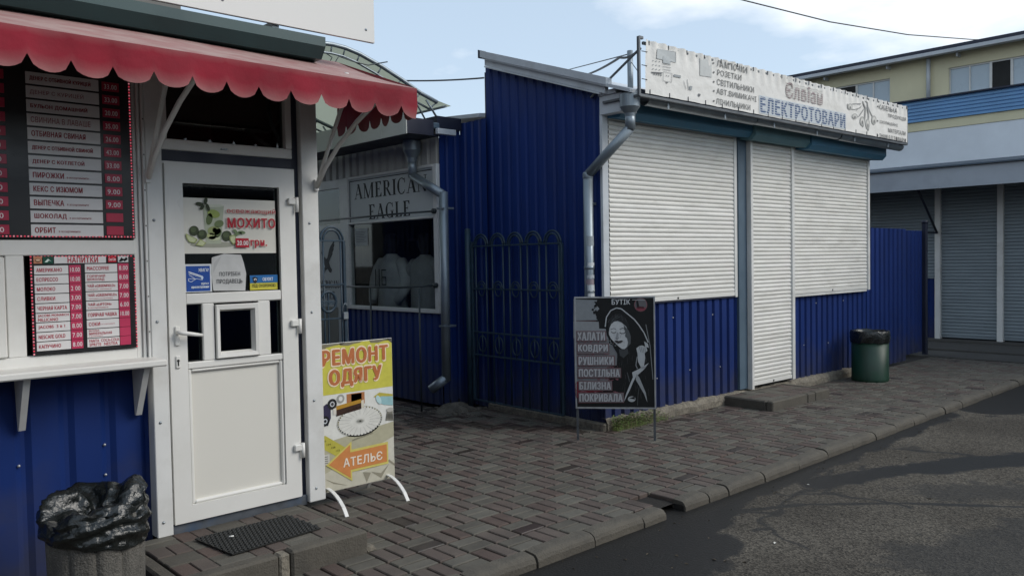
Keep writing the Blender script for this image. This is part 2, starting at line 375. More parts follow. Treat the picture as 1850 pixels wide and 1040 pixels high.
# ------------------------------------------------------------------ lettering
GL = {}
def glyphs(txt, wide=0.0):
    k = (txt, wide)
    if k in GL: return GL[k]
    c = bpy.data.curves.new('t', 'FONT'); c.body = txt; c.resolution_u = 3; c.space_character = 1+wide
    o = bpy.data.objects.new('t', c); me = bpy.data.meshes.new_from_object(o)
    V = np.array([v.co[:2] for v in me.vertices]); F = [list(p.vertices) for p in me.polygons]
    bpy.data.objects.remove(o); bpy.data.meshes.remove(me); bpy.data.curves.remove(c)
    lo, hi = V.min(0), V.max(0); V = (V-lo)/(hi-lo)
    W = []; G = []                                # strokes of one letter that cross get a hair's breadth between them
    for n, f in enumerate(F):
        o = len(W); W += [(V[i][0], V[i][1], (n % 5)*.000016) for i in f]; G.append(list(range(o, o+len(f))))
    GL[k] = W, G; return GL[k]

class Plane:
    """a flat printed surface: origin, u and v axes in metres; cr is the picture crop in which its layout was measured"""
    def __init__(s, p0, ux, uv=(0, 0, 1), cr=(0, 0, 1), n=None):
        s.p = Vector(p0); s.u = Vector(ux).normalized(); s.v = Vector(uv).normalized(); s.n = s.u.cross(s.v)
        if s.n.dot(EYE-s.p) < 0: s.n = -s.n
        s.cr = cr
    def uv(s, x, y):
        q = onp(s.cr[0]+x/s.cr[2], s.cr[1]+y/s.cr[2], s.p, s.n)-s.p; return q.dot(s.u), q.dot(s.v)
    def at(s, u, v, k=0): return s.p+s.u*u+s.v*v+s.n*k
STEP = .001
class Art:
    def __init__(s, pl, off=0.0): s.pl = pl; s.mb = MB(); s.off = off
    def poly(s, pts, m, lay=1, uv=False):
        s.mb.use(m); q = [p if uv else s.pl.uv(*p) for p in pts]
        s.mb.add([s.pl.at(a, b, s.off+lay*STEP) for a, b in q], [list(range(len(q)))]); return s
    def rect(s, x0, y0, x1, y1, m, lay=1):
        a = s.pl.uv(x0, y0); b = s.pl.uv(x1, y1)
        return s.poly([(a[0], a[1]), (b[0], a[1]), (b[0], b[1]), (a[0], b[1])], m, lay, True)
    def ell(s, x, y, rx, ry, m, lay=1, rot=0, n=20, a0=0, a1=360):
        pts = []
        for i in range(n if a1-a0 >= 360 else n+1):
            a = math.radians(a0+(a1-a0)*i/n); c_, s_ = math.cos(a)*rx, math.sin(a)*ry; r = math.radians(rot)
            pts.append((x+c_*math.cos(r)-s_*math.sin(r), y+c_*math.sin(r)+s_*math.cos(r)))
        return s.poly(pts, m, lay)
    def line(s, pts, wd, m, lay=1):
        for (x0, y0), (x1, y1) in zip(pts, pts[1:]):
            d = math.hypot(x1-x0, y1-y0) or 1; nx, ny = -(y1-y0)/d*wd/2, (x1-x0)/d*wd/2
            s.poly([(x0+nx, y0+ny), (x1+nx, y1+ny), (x1-nx, y1-ny), (x0-nx, y0-ny)], m, lay)
        return s
    def text(s, t, x0, y0, x1, y1, m, lay=2, bold=.03, slant=0, halo=0):
        a = s.pl.uv(x0, y0); b = s.pl.uv(x1, y1); return s.textuv(t, a[0], b[1], b[0], a[1], m, lay, bold, slant, halo)
    def textuv(s, t, u0, v0, u1, v1, m, lay=2, bold=.03, slant=0, halo=0):
        """heavy letters are printed as a few shifted copies, a halo as a ring of them"""
        V, F = glyphs(t, .05+bold*1.5); s.mb.use(m); H = v1-v0; d = bold*H*.9
        if halo: sh = [(halo*math.cos(k*math.pi/6), halo*math.sin(k*math.pi/6)) for k in range(12)]; d = 0
        elif bold > .012: sh = [(0, 0), (-d, 0), (d, 0), (0, -d*.5), (0, d*.5)]
        elif bold > 0: sh = [(-d, 0), (d, 0)]
        else: sh = [(0, 0)]
        u0 += d; u1 -= d; v0 += d*.5; v1 -= d*.5
        for k, (du, dv) in enumerate(sh):
            s.mb.add([s.pl.at(u0+(u1-u0)*x+slant*(v1-v0)*y+du, v0+(v1-v0)*y+dv, s.off+lay*STEP+k*.00007+q) for x, y, q in V], F)
        return s
    def done(s, name, parent): return build(s.mb, name, parent)

def corr(mb, p0, p1, z0, z1, out, pitch=.12, depth=.02, fl=.55):
    """trapezoid profiled sheet between two ground points; z0 and z1 are heights or functions of the run 0..1"""
    p0, p1 = Vector((*p0, 0)), Vector((*p1, 0)); L = (p1-p0).length; d = (p1-p0)/L; out = Vector(out)
    prof = []; x = 0
    while x < L:
        for (a, h) in ((0, 1), (fl, 1), (fl+.14, 0), (.86, 0)):
            if x+a*pitch <= L: prof.append((x+a*pitch, h))
        x += pitch
    prof.append((L, 1))
    f0 = z0 if callable(z0) else (lambda t: z0); f1 = z1 if callable(z1) else (lambda t: z1)
    vs = []
    for (a, h) in prof:
        q = p0+d*a+out*(depth*(h-1)); vs += [q+Vector((0, 0, f0(a/L))), q+Vector((0, 0, f1(a/L)))]
    mb.add(vs, [(2*i, 2*i+2, 2*i+3, 2*i+1) for i in range(len(prof)-1)]); return mb

# ================================================================== SETTING
def ground():
    mb = MB().use(ASPH)
    mb.quad((-300, -300, -.068), (300, -300, -.068), (300, 300, -.068), (-300, 300, -.068))
    o = build(mb, 'road'); tag(o, kind='structure')
ground()
KY0, KY1 = 3.14, 3.245
def kerbs():
    k = build(MB().use(BED).box((-2, KY0+.02, -.2), (4.22, KY1-.01, -.03)).box((4.43, KY0+.02, -.2), (16, KY1-.01, -.03)), 'kerb'); tag(k, kind='structure')
    J = [-1.9+.5*i for i in range(10)]+[3.06, 3.53, 3.99, 4.22]
    J2 = [4.43, 4.71, 4.94, 5.42, 5.93, 6.41, 6.87, 7.33, 7.78, 8.2, 8.51, 9.0, 9.48, 9.96]+[10.45+.5*i for i in range(8)]
    for js in (J, J2):
        for a, b in zip(js, js[1:]):
            if b-a < .1: continue
            g = .006; a2, b2 = a+g, b-g
            dz = RND.uniform(-.006, .008); dy = RND.uniform(-.007, .007)
            mb = MB().use(CONC); n = 8
            pr = [(0, -.2), (0, -.035), (.008, -.016), (.022, -.002), (.04, .004), (KY1-KY0-.004, .006), (KY1-KY0, 0), (KY1-KY0, -.2)]
            vs = []
            for i in range(n+1):
                t = i/n; xx = a2+(b2-a2)*t; endz = -.006 if i in (0, n) else 0
                for (y, z) in pr:
                    q = mnoise.noise(Vector((xx*9, y*30, z*30+5)))*.005; top = z > -.1
                    vs.append((xx, KY0+y+dy+(q if top else 0), z+dz+(q*1.2+endz if top else 0)))
            m = len(pr)
            fs = [(i*m+j, i*m+j+1, (i+1)*m+j+1, (i+1)*m+j) for i in range(n) for j in range(m-1)]+[tuple(range(m)), tuple(range(n*m+m-1, n*m-1, -1))]
            mb.add(vs, fs); build(mb, 'kerb_stone', k)
kerbs()
def unseen_stalls():  # unseen row, added behind the camera to cut low sky light
    mb = MB().use(BLUE).box((-12, -6.5, -.09), (9, -4.6, 1.05)).use(WHITEM).box((-12, -6.48, 1.05), (9, -4.62, 2.75)).use(NAVY).box((-12, -6.6, 2.75), (9, -4.0, 2.9))
    o = build(mb, 'unseen_stall_row'); tag(o, kind='structure')
unseen_stalls()
def sky_blocker():  # unseen blocks, added to keep sky light off the passage and street
    m = mat('blocker_wall', (.16, .155, .145), .8, var=.1, vs=1)
    mb = MB().use(m).box((-14, 6.4, -.09), (2.5, 13.0, 6.6)).use(m).box((-12, -4.4, -.09), (-9.5, 6.3, 6.0)); o = build(mb, 'sky_blocker'); tag(o, kind='structure')
sky_blocker()

def proj(p):
    v = Vector(p)-EYE; z = v.dot(FW); return 925+FPX*v.dot(RT)/z, 520-FPX*v.dot(UP)/z, z
def pavement():
    bed = MB().use(BED)
    bed.quad((-2, KY1-.01, -.03), (16, KY1-.01, -.03), (16, 12, -.03), (-2, 12, -.03))
    pv = build(bed, 'pavement'); tag(pv, kind='structure')
    def ok(x, y):
        if y < KY1+.03: return False
        if x < 2.55 and y > 4.62: return False
        if 1.47 < x < 2.38 and 3.93 < y: return False
        if x > 5.83 and y > 5.02-(x-5.8)*.026: return False
        if x > 5.45 and y > 7.0: return False
        if x > 5.75 and y > 6.6: return False
        if 4.2 < x < 4.44 and y < 3.42: return False
        if x > 13.2 or y > 11: return False
        return True
    G = .2; items = []
    for i in range(-6, 67):
        for j in range(0, 39):
            x0, y0 = i*G+.04, KY1+.004+j*G
            red = (i+j) % 2 == 0
            for h in (0, 1):
                if red: a, b, lx, ly = x0+h*.1+.05, y0+.1, .1, .2
                else: a, b, lx, ly = x0+.1, y0+h*.1+.05, .2, .1
                if not ok(a, b): continue
                px, py, z = proj((a, b, 0))
                area = lx*ly*FPX*FPX/(z*z)*(CAMH/max(z, .1)) if (z > .5 and -60 < px < 1910 and -60 < py < 1100) else 0
                if px < 570 and py < 880: area *= .01          # behind the kiosk
                items.append((area, a, b, lx, ly, red))
    items.sort(key=lambda t: -t[0])
    cache = {}
    def shape(lx, ly, m):
        k = (lx, ly, m.name)
        if k not in cache:
            g = .0062; hx, hy = lx/2-g, ly/2-g; c = .005; mb = MB().use(m)
            vs = [(-hx, -hy, -.05), (hx, -hy, -.05), (hx, hy, -.05), (-hx, hy, -.05), (-hx, -hy, -c), (hx, -hy, -c), (hx, hy, -c), (-hx, hy, -c),
                  (-hx+c, -hy+c, 0), (hx-c, -hy+c, 0), (hx-c, hy-c, 0), (-hx+c, hy-c, 0)]
            mb.add(vs, [(0,1,5,4),(1,2,6,5),(2,3,7,6),(3,0,4,7),(4,5,9,8),(5,6,10,9),(6,7,11,10),(7,4,8,11),(8,9,10,11)])
            cache[k] = (mb, mb.mesh('paver'))
        return cache[k]
    field = MB()
    R = random.Random(21)
    for n, (area, a, b, lx, ly, red) in enumerate(items):
        q = mnoise.noise(Vector((a*.9, b*.9, 4.2))); r = R.random()
        far = min(1, max(0, (a-6.5)/3))
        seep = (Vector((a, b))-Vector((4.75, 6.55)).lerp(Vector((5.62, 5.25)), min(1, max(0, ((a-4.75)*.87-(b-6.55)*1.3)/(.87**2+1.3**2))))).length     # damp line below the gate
        if r < .03+max(0, q)*.10+(.75 if seep < .14 else 0)+(.5 if b > 6.3 and a < 5.5 else 0): m = PWETSHADE[R.randrange(2)]  # also picked throughout the deep passage, where the dark colour paints shade
        elif red and R.random() > far*.45: m = PRED[0 if r < .5 else (1 if r < .82 else 2)]
        else: m = PGREY[0 if r < .55 else (1 if r < .78 else 2)]
        dz = mnoise.noise(Vector((a*.8, b*.8, 9)))*.008+R.uniform(-.0012, .0012); tx, ty, tz = R.uniform(-.004, .004), R.uniform(-.004, .004), R.uniform(-.010, .010)
        mb, me = shape(lx, ly, m)
        from mathutils import Euler
        M = Matrix.Translation((a, b, dz)) @ Euler((tx, ty, tz)).to_matrix().to_4x4()
        if n < 296:
            o = put('paver', me, pv); o.matrix_basis = M
        else:
            field.use(m); field.add([M @ v for v in mb.v], mb.f)
    o = build(field, 'paver_field', pv); tag(o, kind='stuff')
    # concrete slabs laid across the far end of the pavement
    for (x0, x1) in ((13.3, 14.1), (14.12, 14.9), (14.92, 15.46)):
        bx('concrete_slab', SLAB, pv, (x0, KY1+.02, -.06), (x1, 7.5, .012+.03*(x0 > 14.1)), .008)
pavement()

# ================================================================== FOOD KIOSK (left)
KF = 4.6
def food_kiosk():
    K = root('food_kiosk', (.9, KF, 0), 'white framed blue food kiosk with menu boards, counter shelf and white door', 'kiosk')
    # shell
    mb = MB().use(BLUE); corr(mb, (-1.6, KF+.05), (1.572, KF+.05), .02, 1.07, (0, -1, 0), .20, .018, .62); build(mb, 'wall', K)
    mb = MB().use(BLUE); corr(mb, (2.585, KF+.1), (2.585, 12.5), .08, 2.85, (1, 0, 0), .14, .02); build(mb, 'side_wall', K)  # kiosk carried far back out of view, added to shade the passage
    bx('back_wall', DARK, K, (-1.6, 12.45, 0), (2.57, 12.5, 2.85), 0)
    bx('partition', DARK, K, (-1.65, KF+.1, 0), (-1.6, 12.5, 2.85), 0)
    bx('added_dark_lining', DARK, K, (2.54, KF+.1, .06), (2.56, 12.4, 2.85), 0)  # added dark sheet, so the room behind the door glass looks unlit
    bx('inner_partition', mat('glass_reflection_grey', (.16, .16, .155), .8), K, (-1.6, 6.0, .06), (2.54, 6.05, 2.85), 0)  # its grey stands in for faint reflections in the door glass
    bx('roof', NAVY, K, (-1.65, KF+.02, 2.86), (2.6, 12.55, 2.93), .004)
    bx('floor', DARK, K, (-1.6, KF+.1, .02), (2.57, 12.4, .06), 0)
    # mullions and frames of the serving window
    mb = MB().use(WHITEP)
    mb.box((-1.6, KF, 1.665), (1.515, KF+.07, 1.742), .004).box((-1.6, KF+.004, 1.075), (1.515, KF+.07, 1.165), .004)
    mb.box((.905, KF+.002, 1.165), (.985, KF+.07, 1.665), .004).box((1.505, KF+.002, 1.075), (1.535, KF+.08, 2.86), .004)
    mb.box((-1.6, KF+.002, 2.70), (1.515, KF+.07, 2.86), .004)
    build(mb, 'window_frame', K)
    sash = MB().use(WHITEP)
    for (a, b) in (((.12, 1.168), (.17, 1.66)), ((.85, 1.168), (.90, 1.66)), ((.17, 1.168), (.85, 1.22)), ((.17, 1.61), (.85, 1.66))):
        sash.box((a[0], KF-.012, a[1]), (b[0], KF+.05, b[1]), .006)
    so = build(sash, 'sash', K)
    build(MB().use(GLASS).box((.17, KF+.02, 1.22), (.85, KF+.026, 1.61)), 'pane', so)
    build(MB().use(GLASS).box((-1.6, KF+.03, 1.17), (.12, KF+.036, 1.66)), 'pane', so)
    build(MB().use(GLASS).box((.985, KF+.04, 1.165), (1.505, KF+.046, 1.665)), 'pane', so)
    build(MB().use(GLASS).box((-1.6, KF+.04, 1.742), (1.505, KF+.046, 2.70)), 'pane', so)
    # corner posts
    for (a, b, n) in ((1.57, 1.655, 'corner_post'), (2.49, 2.602, 'corner_post')):
        p = bx(n, WHITEM, K, (a, KF-.035, .118), (b, KF+.075, 2.86), .004)
        sc_ = MB().use(GALV)
        for z in (.2, .75, 1.3, 1.85): sc_.lathe(((a+b)/2-.01, KF-.035, z), [(.009, 0), (.007, .004), (.0, .006)], 8, M=Matrix.Rotation(math.pi/2, 3, 'X'))
        build(sc_, 'screw', p)
    p = MB().use(WHITEM).box((1.536, KF-.012, 1.10), (1.552, KF+.05, 2.86), .002); p.box((1.556, KF-.03, 1.10), (1.569, KF+.05, 2.86), .002)
    build(p, 'cover_strip', K)
    p = MB().use(DARK)
    for i in range(7): p.lathe((1.5625, KF-.031, 1.25+.19*i), [(.004, 0), (.0, .002)], 8, M=Matrix.Rotation(math.pi/2, 3, 'X'))
    build(p, 'screw', K)
    bx('side_reveal', NAVY, K, (2.452, KF+.01, .12), (2.489, KF+.08, 2.86), 0)
    bx('threshold', mat('worn_sill', (.07, .08, .095), .6, var=.3, vs=12, dirt=(.03, .08, .17), ds=5, damt=.6), K, (1.655, KF-.01, .10), (2.49, KF+.08, .166), .006)
    # transom over the door
    tr = MB().use(WHITEP).box((1.66, KF+.002, 2.242), (2.45, KF+.07, 2.302), .004).box((1.66, KF+.002, 2.302), (1.70, KF+.07, 2.86), .003).box((2.41, KF+.002, 2.302), (2.45, KF+.07, 2.86), .003).box((1.70, KF+.002, 2.80), (2.41, KF+.07, 2.86), .003)
    t = build(tr, 'transom_frame', K); bx('pane', GLASS, t, (1.70, KF+.04, 2.302), (2.41, KF+.046, 2.80), 0)
    bx('latch', GALV, t, (2.0, KF-.008, 2.262), (2.04, KF+.002, 2.272), .002)
    bx('lintel_strip', NAVY, K, (1.656, KF+.012, 2.178), (2.452, KF+.07, 2.242), 0)
    # door
    D = MB().use(WHITEP); y0, y1 = KF-.028, KF+.045
    X0, X1, Z0, Z1 = 1.668, 2.438, .168, 2.164; A0, A1 = 1.765, 2.342
    def rail(pts):     # mitred rail with a rounded inner lip
        D.prism([(x, y0, z) for x, z in pts], (0, y1-y0, 0))
    rail([(X0, Z0), (X1, Z0), (A1, .262), (A0, .262)]); rail([(X0, Z1), (A0, 2.06), (A1, 2.06), (X1, Z1)])
    rail([(X0, Z0), (A0, .262), (A0, 2.06), (X0, Z1)]); rail([(X1, Z0), (X1, Z1), (A1, 2.06), (A1, .262)])
    D.box((A0, y0+.003, 1.385), (A1, y1, 1.445), .006); D.box((A0, y0+.003, 1.022), (A1, y1, 1.062), .006)
    D.box((1.856, y0+.004, 1.062), (1.926, y1, 1.385), .005); D.box((2.19, y0+.004, 1.062), (2.266, y1, 1.385), .005)
    for (a, b) in (((A0, .262), (A0+.022, 1.022)), ((A1-.022, .262), (A1, 1.022)), ((A0+.022, .262), (A1-.022, .282)), ((A0+.022, 1.004), (A1-.022, 1.022))):
        D.box((a[0], y0+.008, a[1]), (b[0], y1, b[1]), .007)
    d = build(D, 'door', K)
    bx('door_frame', WHITEP, K, (1.656, KF-.008, .168), (1.6665, KF+.07, 2.178), 0); bx('door_frame', WHITEP, K, (2.4395, KF-.012, .168), (2.452, KF+.07, 2.178), 0); bx('door_frame', WHITEP, K, (1.6665, KF-.008, 2.1655), (2.4395, KF+.07, 2.178), 0)
    bx('lower_panel', PANELP, d, (A0+.02, KF, .28), (A1-.02, KF+.02, 1.006), 0)
    for (a, b, z, z2) in ((A0, A1, 1.445, 2.06), (A0, 1.856, 1.062, 1.385), (2.266, A1, 1.062, 1.385)):
        bx('pane', GLASS, d, (a, KF+.004, z), (b, KF+.01, z2), 0)
        gk = MB().use(RUBBER)
        for (p, q) in (((a, z), (b, z+.006)), ((a, z2-.006), (b, z2)), ((a, z+.006), (a+.006, z2-.006)), ((b-.006, z+.006), (b, z2-.006))): gk.box((p[0], KF-.006, p[1]), (q[0], KF+.012, q[1]))
        build(gk, 'gasket', d)
    h = MB().use(WHITEP); a0, a1, b0, b1 = 1.928, 2.188, 1.068, 1.376; i0, i1, j0, j1 = 1.962, 2.152, 1.105, 1.335
    def ring(o, i, yo, yi):
        (oa, ob, oc, od), (ia, ib, ic, id_) = o, i
        for P, Q in (((oa, oc), (ob, oc)), ((ob, oc), (ob, od)), ((ob, od), (oa, od)), ((oa, od), (oa, oc))):
            f = lambda p: (ia if p[0] == oa else ib, ic if p[1] == oc else id_)
            h.quad((P[0], yo, P[1]), (Q[0], yo, Q[1]), (f(Q)[0], yi, f(Q)[1]), (f(P)[0], yi, f(P)[1]))
    e = .012
    
    for (o, i, yo, yi) in (((a0, a1, b0, b1), (a0+.004, a1-.004, b0+.004, b1-.004), y0-.010, y0-.014), ((a0+.004, a1-.004, b0+.004, b1-.004), (i0-e, i1+e, j0-e, j1+e), y0-.014, y0-.011), ((i0-e, i1+e, j0-e, j1+e), (i0, i1, j0, j1), y0-.011, KF)):
        ring(o, i, yo, yi)
    for (p, q) in (((a0, a1, b0, b1), 0),):
        for P, Q in (((a0, b0), (a1, b0)), ((a1, b0), (a1, b1)), ((a1, b1), (a0, b1)), ((a0, b1), (a0, b0))):
            h.quad((P[0], y0+.004, P[1]), (Q[0], y0+.004, Q[1]), (Q[0], y0-.010, Q[1]), (P[0], y0-.010, P[1]))
    build(h, 'hatch_frame', d); bx('pane', GLASS, d, (i0, KF-.002, j0), (i1, KF+.004, j1), 0)
    bk = MB().use(WHITEP).box((1.926, KF+.02, 1.062), (1.945, KF+.045, 1.385)); 
    hd = MB().use(WHITEP).box((1.695, y0-.012, 1.16), (1.722, y0+.001, 1.27), .005)
    hd.tube([(1.708, y0-.005, 1.235), (1.708, y0-.045, 1.235), (1.722, y0-.055, 1.233), (1.78, y0-.058, 1.222), (1.83, y0-.055, 1.213)], [.012, .012, .012, .011, .008], 10)
    build(hd, 'handle', d)
    kh = MB().use(WHITEP).box((1.696, y0-.009, 1.035), (1.721, y0+.001, 1.105), .005).use(DARK).lathe((1.7085, y0-.0095, 1.078), [(.008, 0), (0, .001)], 12, M=Matrix.Rotation(math.pi/2, 3, 'X')).box((1.705, y0-.0105, 1.05), (1.712, y0-.009, 1.078))
    build(kh, 'keyhole_plate', d)
    for z in (1.955, 1.215, .45):
        hg = MB().use(WHITEP).box((2.392, y0-.022, z+.005), (2.438, y0, z+.045), .005).tube([(2.449, y0-.012, z-.04), (2.449, y0-.012, z+.05)], .013, 10)
        build(hg, 'hinge', d)
    # counter shelf
    c = bx('counter', WHITEP, K, (-1.7, KF-.22, 1.077), (1.585, KF+.03, 1.112), .007)
    for X in (.945, 1.50):
        b = MB().use(WHITEM); b.prism([(X-.016, KF+.03, 1.077), (X-.016, KF-.17, 1.077), (X-.008, KF+.01, .80), (X-.008, KF+.03, .80)], (.03, 0, 0)); build(b, 'bracket', c)
    # gutter and the white fascia above
    g = MB().use(GREEN); pr = [(4.30, 2.925), (4.285, 2.925), (4.285, 2.87), (4.335, 2.805), (4.47, 2.805), (4.50, 2.85), (4.50, 2.925), (4.48, 2.925), (4.48, 2.85), (4.46, 2.82), (4.345, 2.82), (4.30, 2.875)]
    g.prism([(-1.7, y, z) for y, z in pr], (4.21, 0, 0)); g.prism([(2.51, 4.285, 2.925), (2.51, 4.285, 2.87), (2.51, 4.335, 2.805), (2.51, 4.47, 2.805), (2.51, 4.50, 2.85), (2.51, 4.50, 2.925)], (.006, 0, 0))
    build(g, 'gutter', K)
    f = MB().use(mat('white_fascia_panel', (.66, .655, .63), .6, var=.03, vs=2)).box((-1.7, 4.29, 2.948), (2.862, 4.312, 3.75), .002)
    fo = build(f, 'fascia_panel', K)
    for (x, z) in ((2.80, 3.02), (2.80, 3.5), (1.9, 3.02)):
        build(MB().use(GALV).lathe((x, 4.289, z), [(.009, 0), (0, .005)], 8, M=Matrix.Rotation(math.pi/2, 3, 'X')), 'screw', fo)
    bx('fascia_support', GALV, K, (2.2, 4.32, 2.93), (2.24, 4.75, 2.97), 0); bx('fascia_support', GALV, K, (.2, 4.32, 2.93), (.24, 4.75, 2.97), 0)
GLASS = glassmat('window_glass', (.55, .6, .6))
food_kiosk()

def awning():
    A = root('awning', (.6, KF, 2.4), 'red scalloped cloth awning with dusty faded top over the food kiosk', 'awning')
    yF, yB, zF, zB = 3.75, 4.585, 2.572, 2.875; xe = 2.775; x0 = -1.55
    mb = MB().use(REDF)
    def topf(u, v):
        x = x0+(xe-x0)*u; y = yB+(yF-yB)*v; sag = -.018*math.sin(v*math.pi)*(.6+.4*math.sin(x*3.1)); return (x, y, zB+(zF-zB)*v+sag)
    mb.grid(topf, 40, 6)
    for i in range(len(mb.v)): mb.fade[i] = 1.0
    P = .166; cus = [.839+P*k for k in range(-14, 13)]
    def val(ax, s0, s1, fixed, cusps, dep, ztop):
        pts = []
        s = s0
        n = 8
        edges = [c for c in cusps if s0 < c < s1]; knots = [s0]+edges+[s1]
        for a, b in zip(knots, knots[1:]):
            for i in range(n):
                t = i/n; c0 = a if a in edges else b-P_; c1 = b if b in edges else a+P_
                tt = (a+(b-a)*t-c0)/(c1-c0); pts.append((a+(b-a)*t, math.sqrt(max(0, 1-(2*tt-1)**2))))
        pts.append((s1, 0))
        o = len(mb.v); rows = 5
        for (sx, h) in pts:
            zt = ztop(sx); zb = dep(sx, h)
            for r in range(rows+1):
                q = r/rows; z = zt+(zb-zt)*q; wob = .012*math.sin(sx*9+1)*q+.006*math.sin(sx*31)*q
                mb.v.append(Vector((sx, fixed-wob, z)) if ax == 0 else Vector((fixed+wob, sx, z)))
                mb.fade[len(mb.v)-1] = (.22 if r == 0 else 0)+(.0 if q < .6 else ((q-.6)/.4)**1.5*.5)*(.2+.8*h)
        m = rows+1
        for i in range(len(pts)-1):
            for r in range(rows): mb.f.append([o+i*m+r, o+(i+1)*m+r, o+(i+1)*m+r+1, o+i*m+r+1]); mb.m.append(0); mb.sm.append(True)
    P_ = P
    val(0, x0, xe, yF, cus, lambda s, h: 2.463-.062*h, lambda s: zF)
    P_ = .125
    val(1, yF, yB, xe, [yF+.125*k for k in range(1, 7)], lambda s, h: 2.462-.06*h-.0*(s-yF), lambda s: zF+(zB-zF)*(s-yF)/(yB-yF))
    build(mb, 'canopy_cloth', A)
    fr = MB().use(WHITEM).tube([(x0, yF+.022, zF-.028), (xe-.02, yF+.022, zF-.028)], .010).tube([(xe-.022, yF+.022, zF-.032), (xe-.022, yB, zB-.036)], .009).tube([(x0, yB, zB-.03), (xe-.02, yB, zB-.03)], .010)
    build(fr, 'awning_frame', A)
    for X in (1.575, 2.585):
        b = MB().use(WHITEM)
        lo = Vector((X, KF-.045, 2.075)); b.tube([lo, (X-.01, 4.38, 2.30), (X-.02, 4.2, 2.52), (X-.02, 4.14, 2.70)], .0125, 8)
        b.tube([lo+Vector((0, -.012, 0)), (X, 4.44, 2.185), (X, 4.28, 2.30), (X, 4.08, 2.41), (X, 3.92, 2.475), (X, 3.775, 2.545)], .014, 8)
        b.box((X-.014, KF-.052, 2.05), (X+.014, KF-.034, 2.12), .002)
        build(b, 'bracket', A)
awning()

# ---- menu boards
LED = emis('red_led', (.5, .03, .06), .6)
LEDW = emis('pink_led', (.62, .2, .24), .45)
STRIP = mat('white_menu_strip', (.66, .64, .63), .4, var=.03); REDP = mat('red_price_plate', (.40, .012, .05), .4, var=.1); MAG = mat('crimson_price_plate', (.46, .03, .09), .4, var=.08)
CRIM = ink(176, 38, 58); PRW = ink(225, 215, 215)
def leds(parent, x0, x1, z0, z1, y, sides):
    mb = MB(); k = 0
    def dot(x, z):
        nonlocal k; mb.use(LEDW if k % 2 else LED); k += 1; mb.box((x-.0038, y-.004, z-.0038), (x+.0038, y, z+.0038), .0015)
    for s in sides:
        if s in 'tb':
            n = int((x1-x0)/.0155); z = z1 if s == 't' else z0
            for i in range(n): dot(x0+(x1-x0)*i/n, z)
        else:
            n = int((z1-z0)/.0155); x = x0 if s == 'l' else x1
            for i in range(n): dot(x, z0+(z1-z0)*i/n)
    o = build(mb, 'led_strip', parent); tag(o, kind='stuff')
def strips(B, y, rows):
    """rows: (x0, x1, z0, z1, material, [(text, ink, fx0, fx1, fz0, fz1, bold)])"""
    for (x0, x1, z0, z1, m, tx) in rows:
        s = bx('menu_strip' if m is STRIP else 'price_plate', m, B, (x0, y-.004, z0), (x1, y, z1), .001)
        pl = Plane((x0, y-.0042, z0), (1, 0, 0))
        if tx:
            a = Art(pl)
            for (t, c, fx0, fx1, fz0, fz1, bo) in tx: a.textuv(t, (x1-x0)*fx0, (z1-z0)*fz0, (x1-x0)*fx1, (z1-z0)*fz1, c, 1, bo)
            a.done('lettering', s)
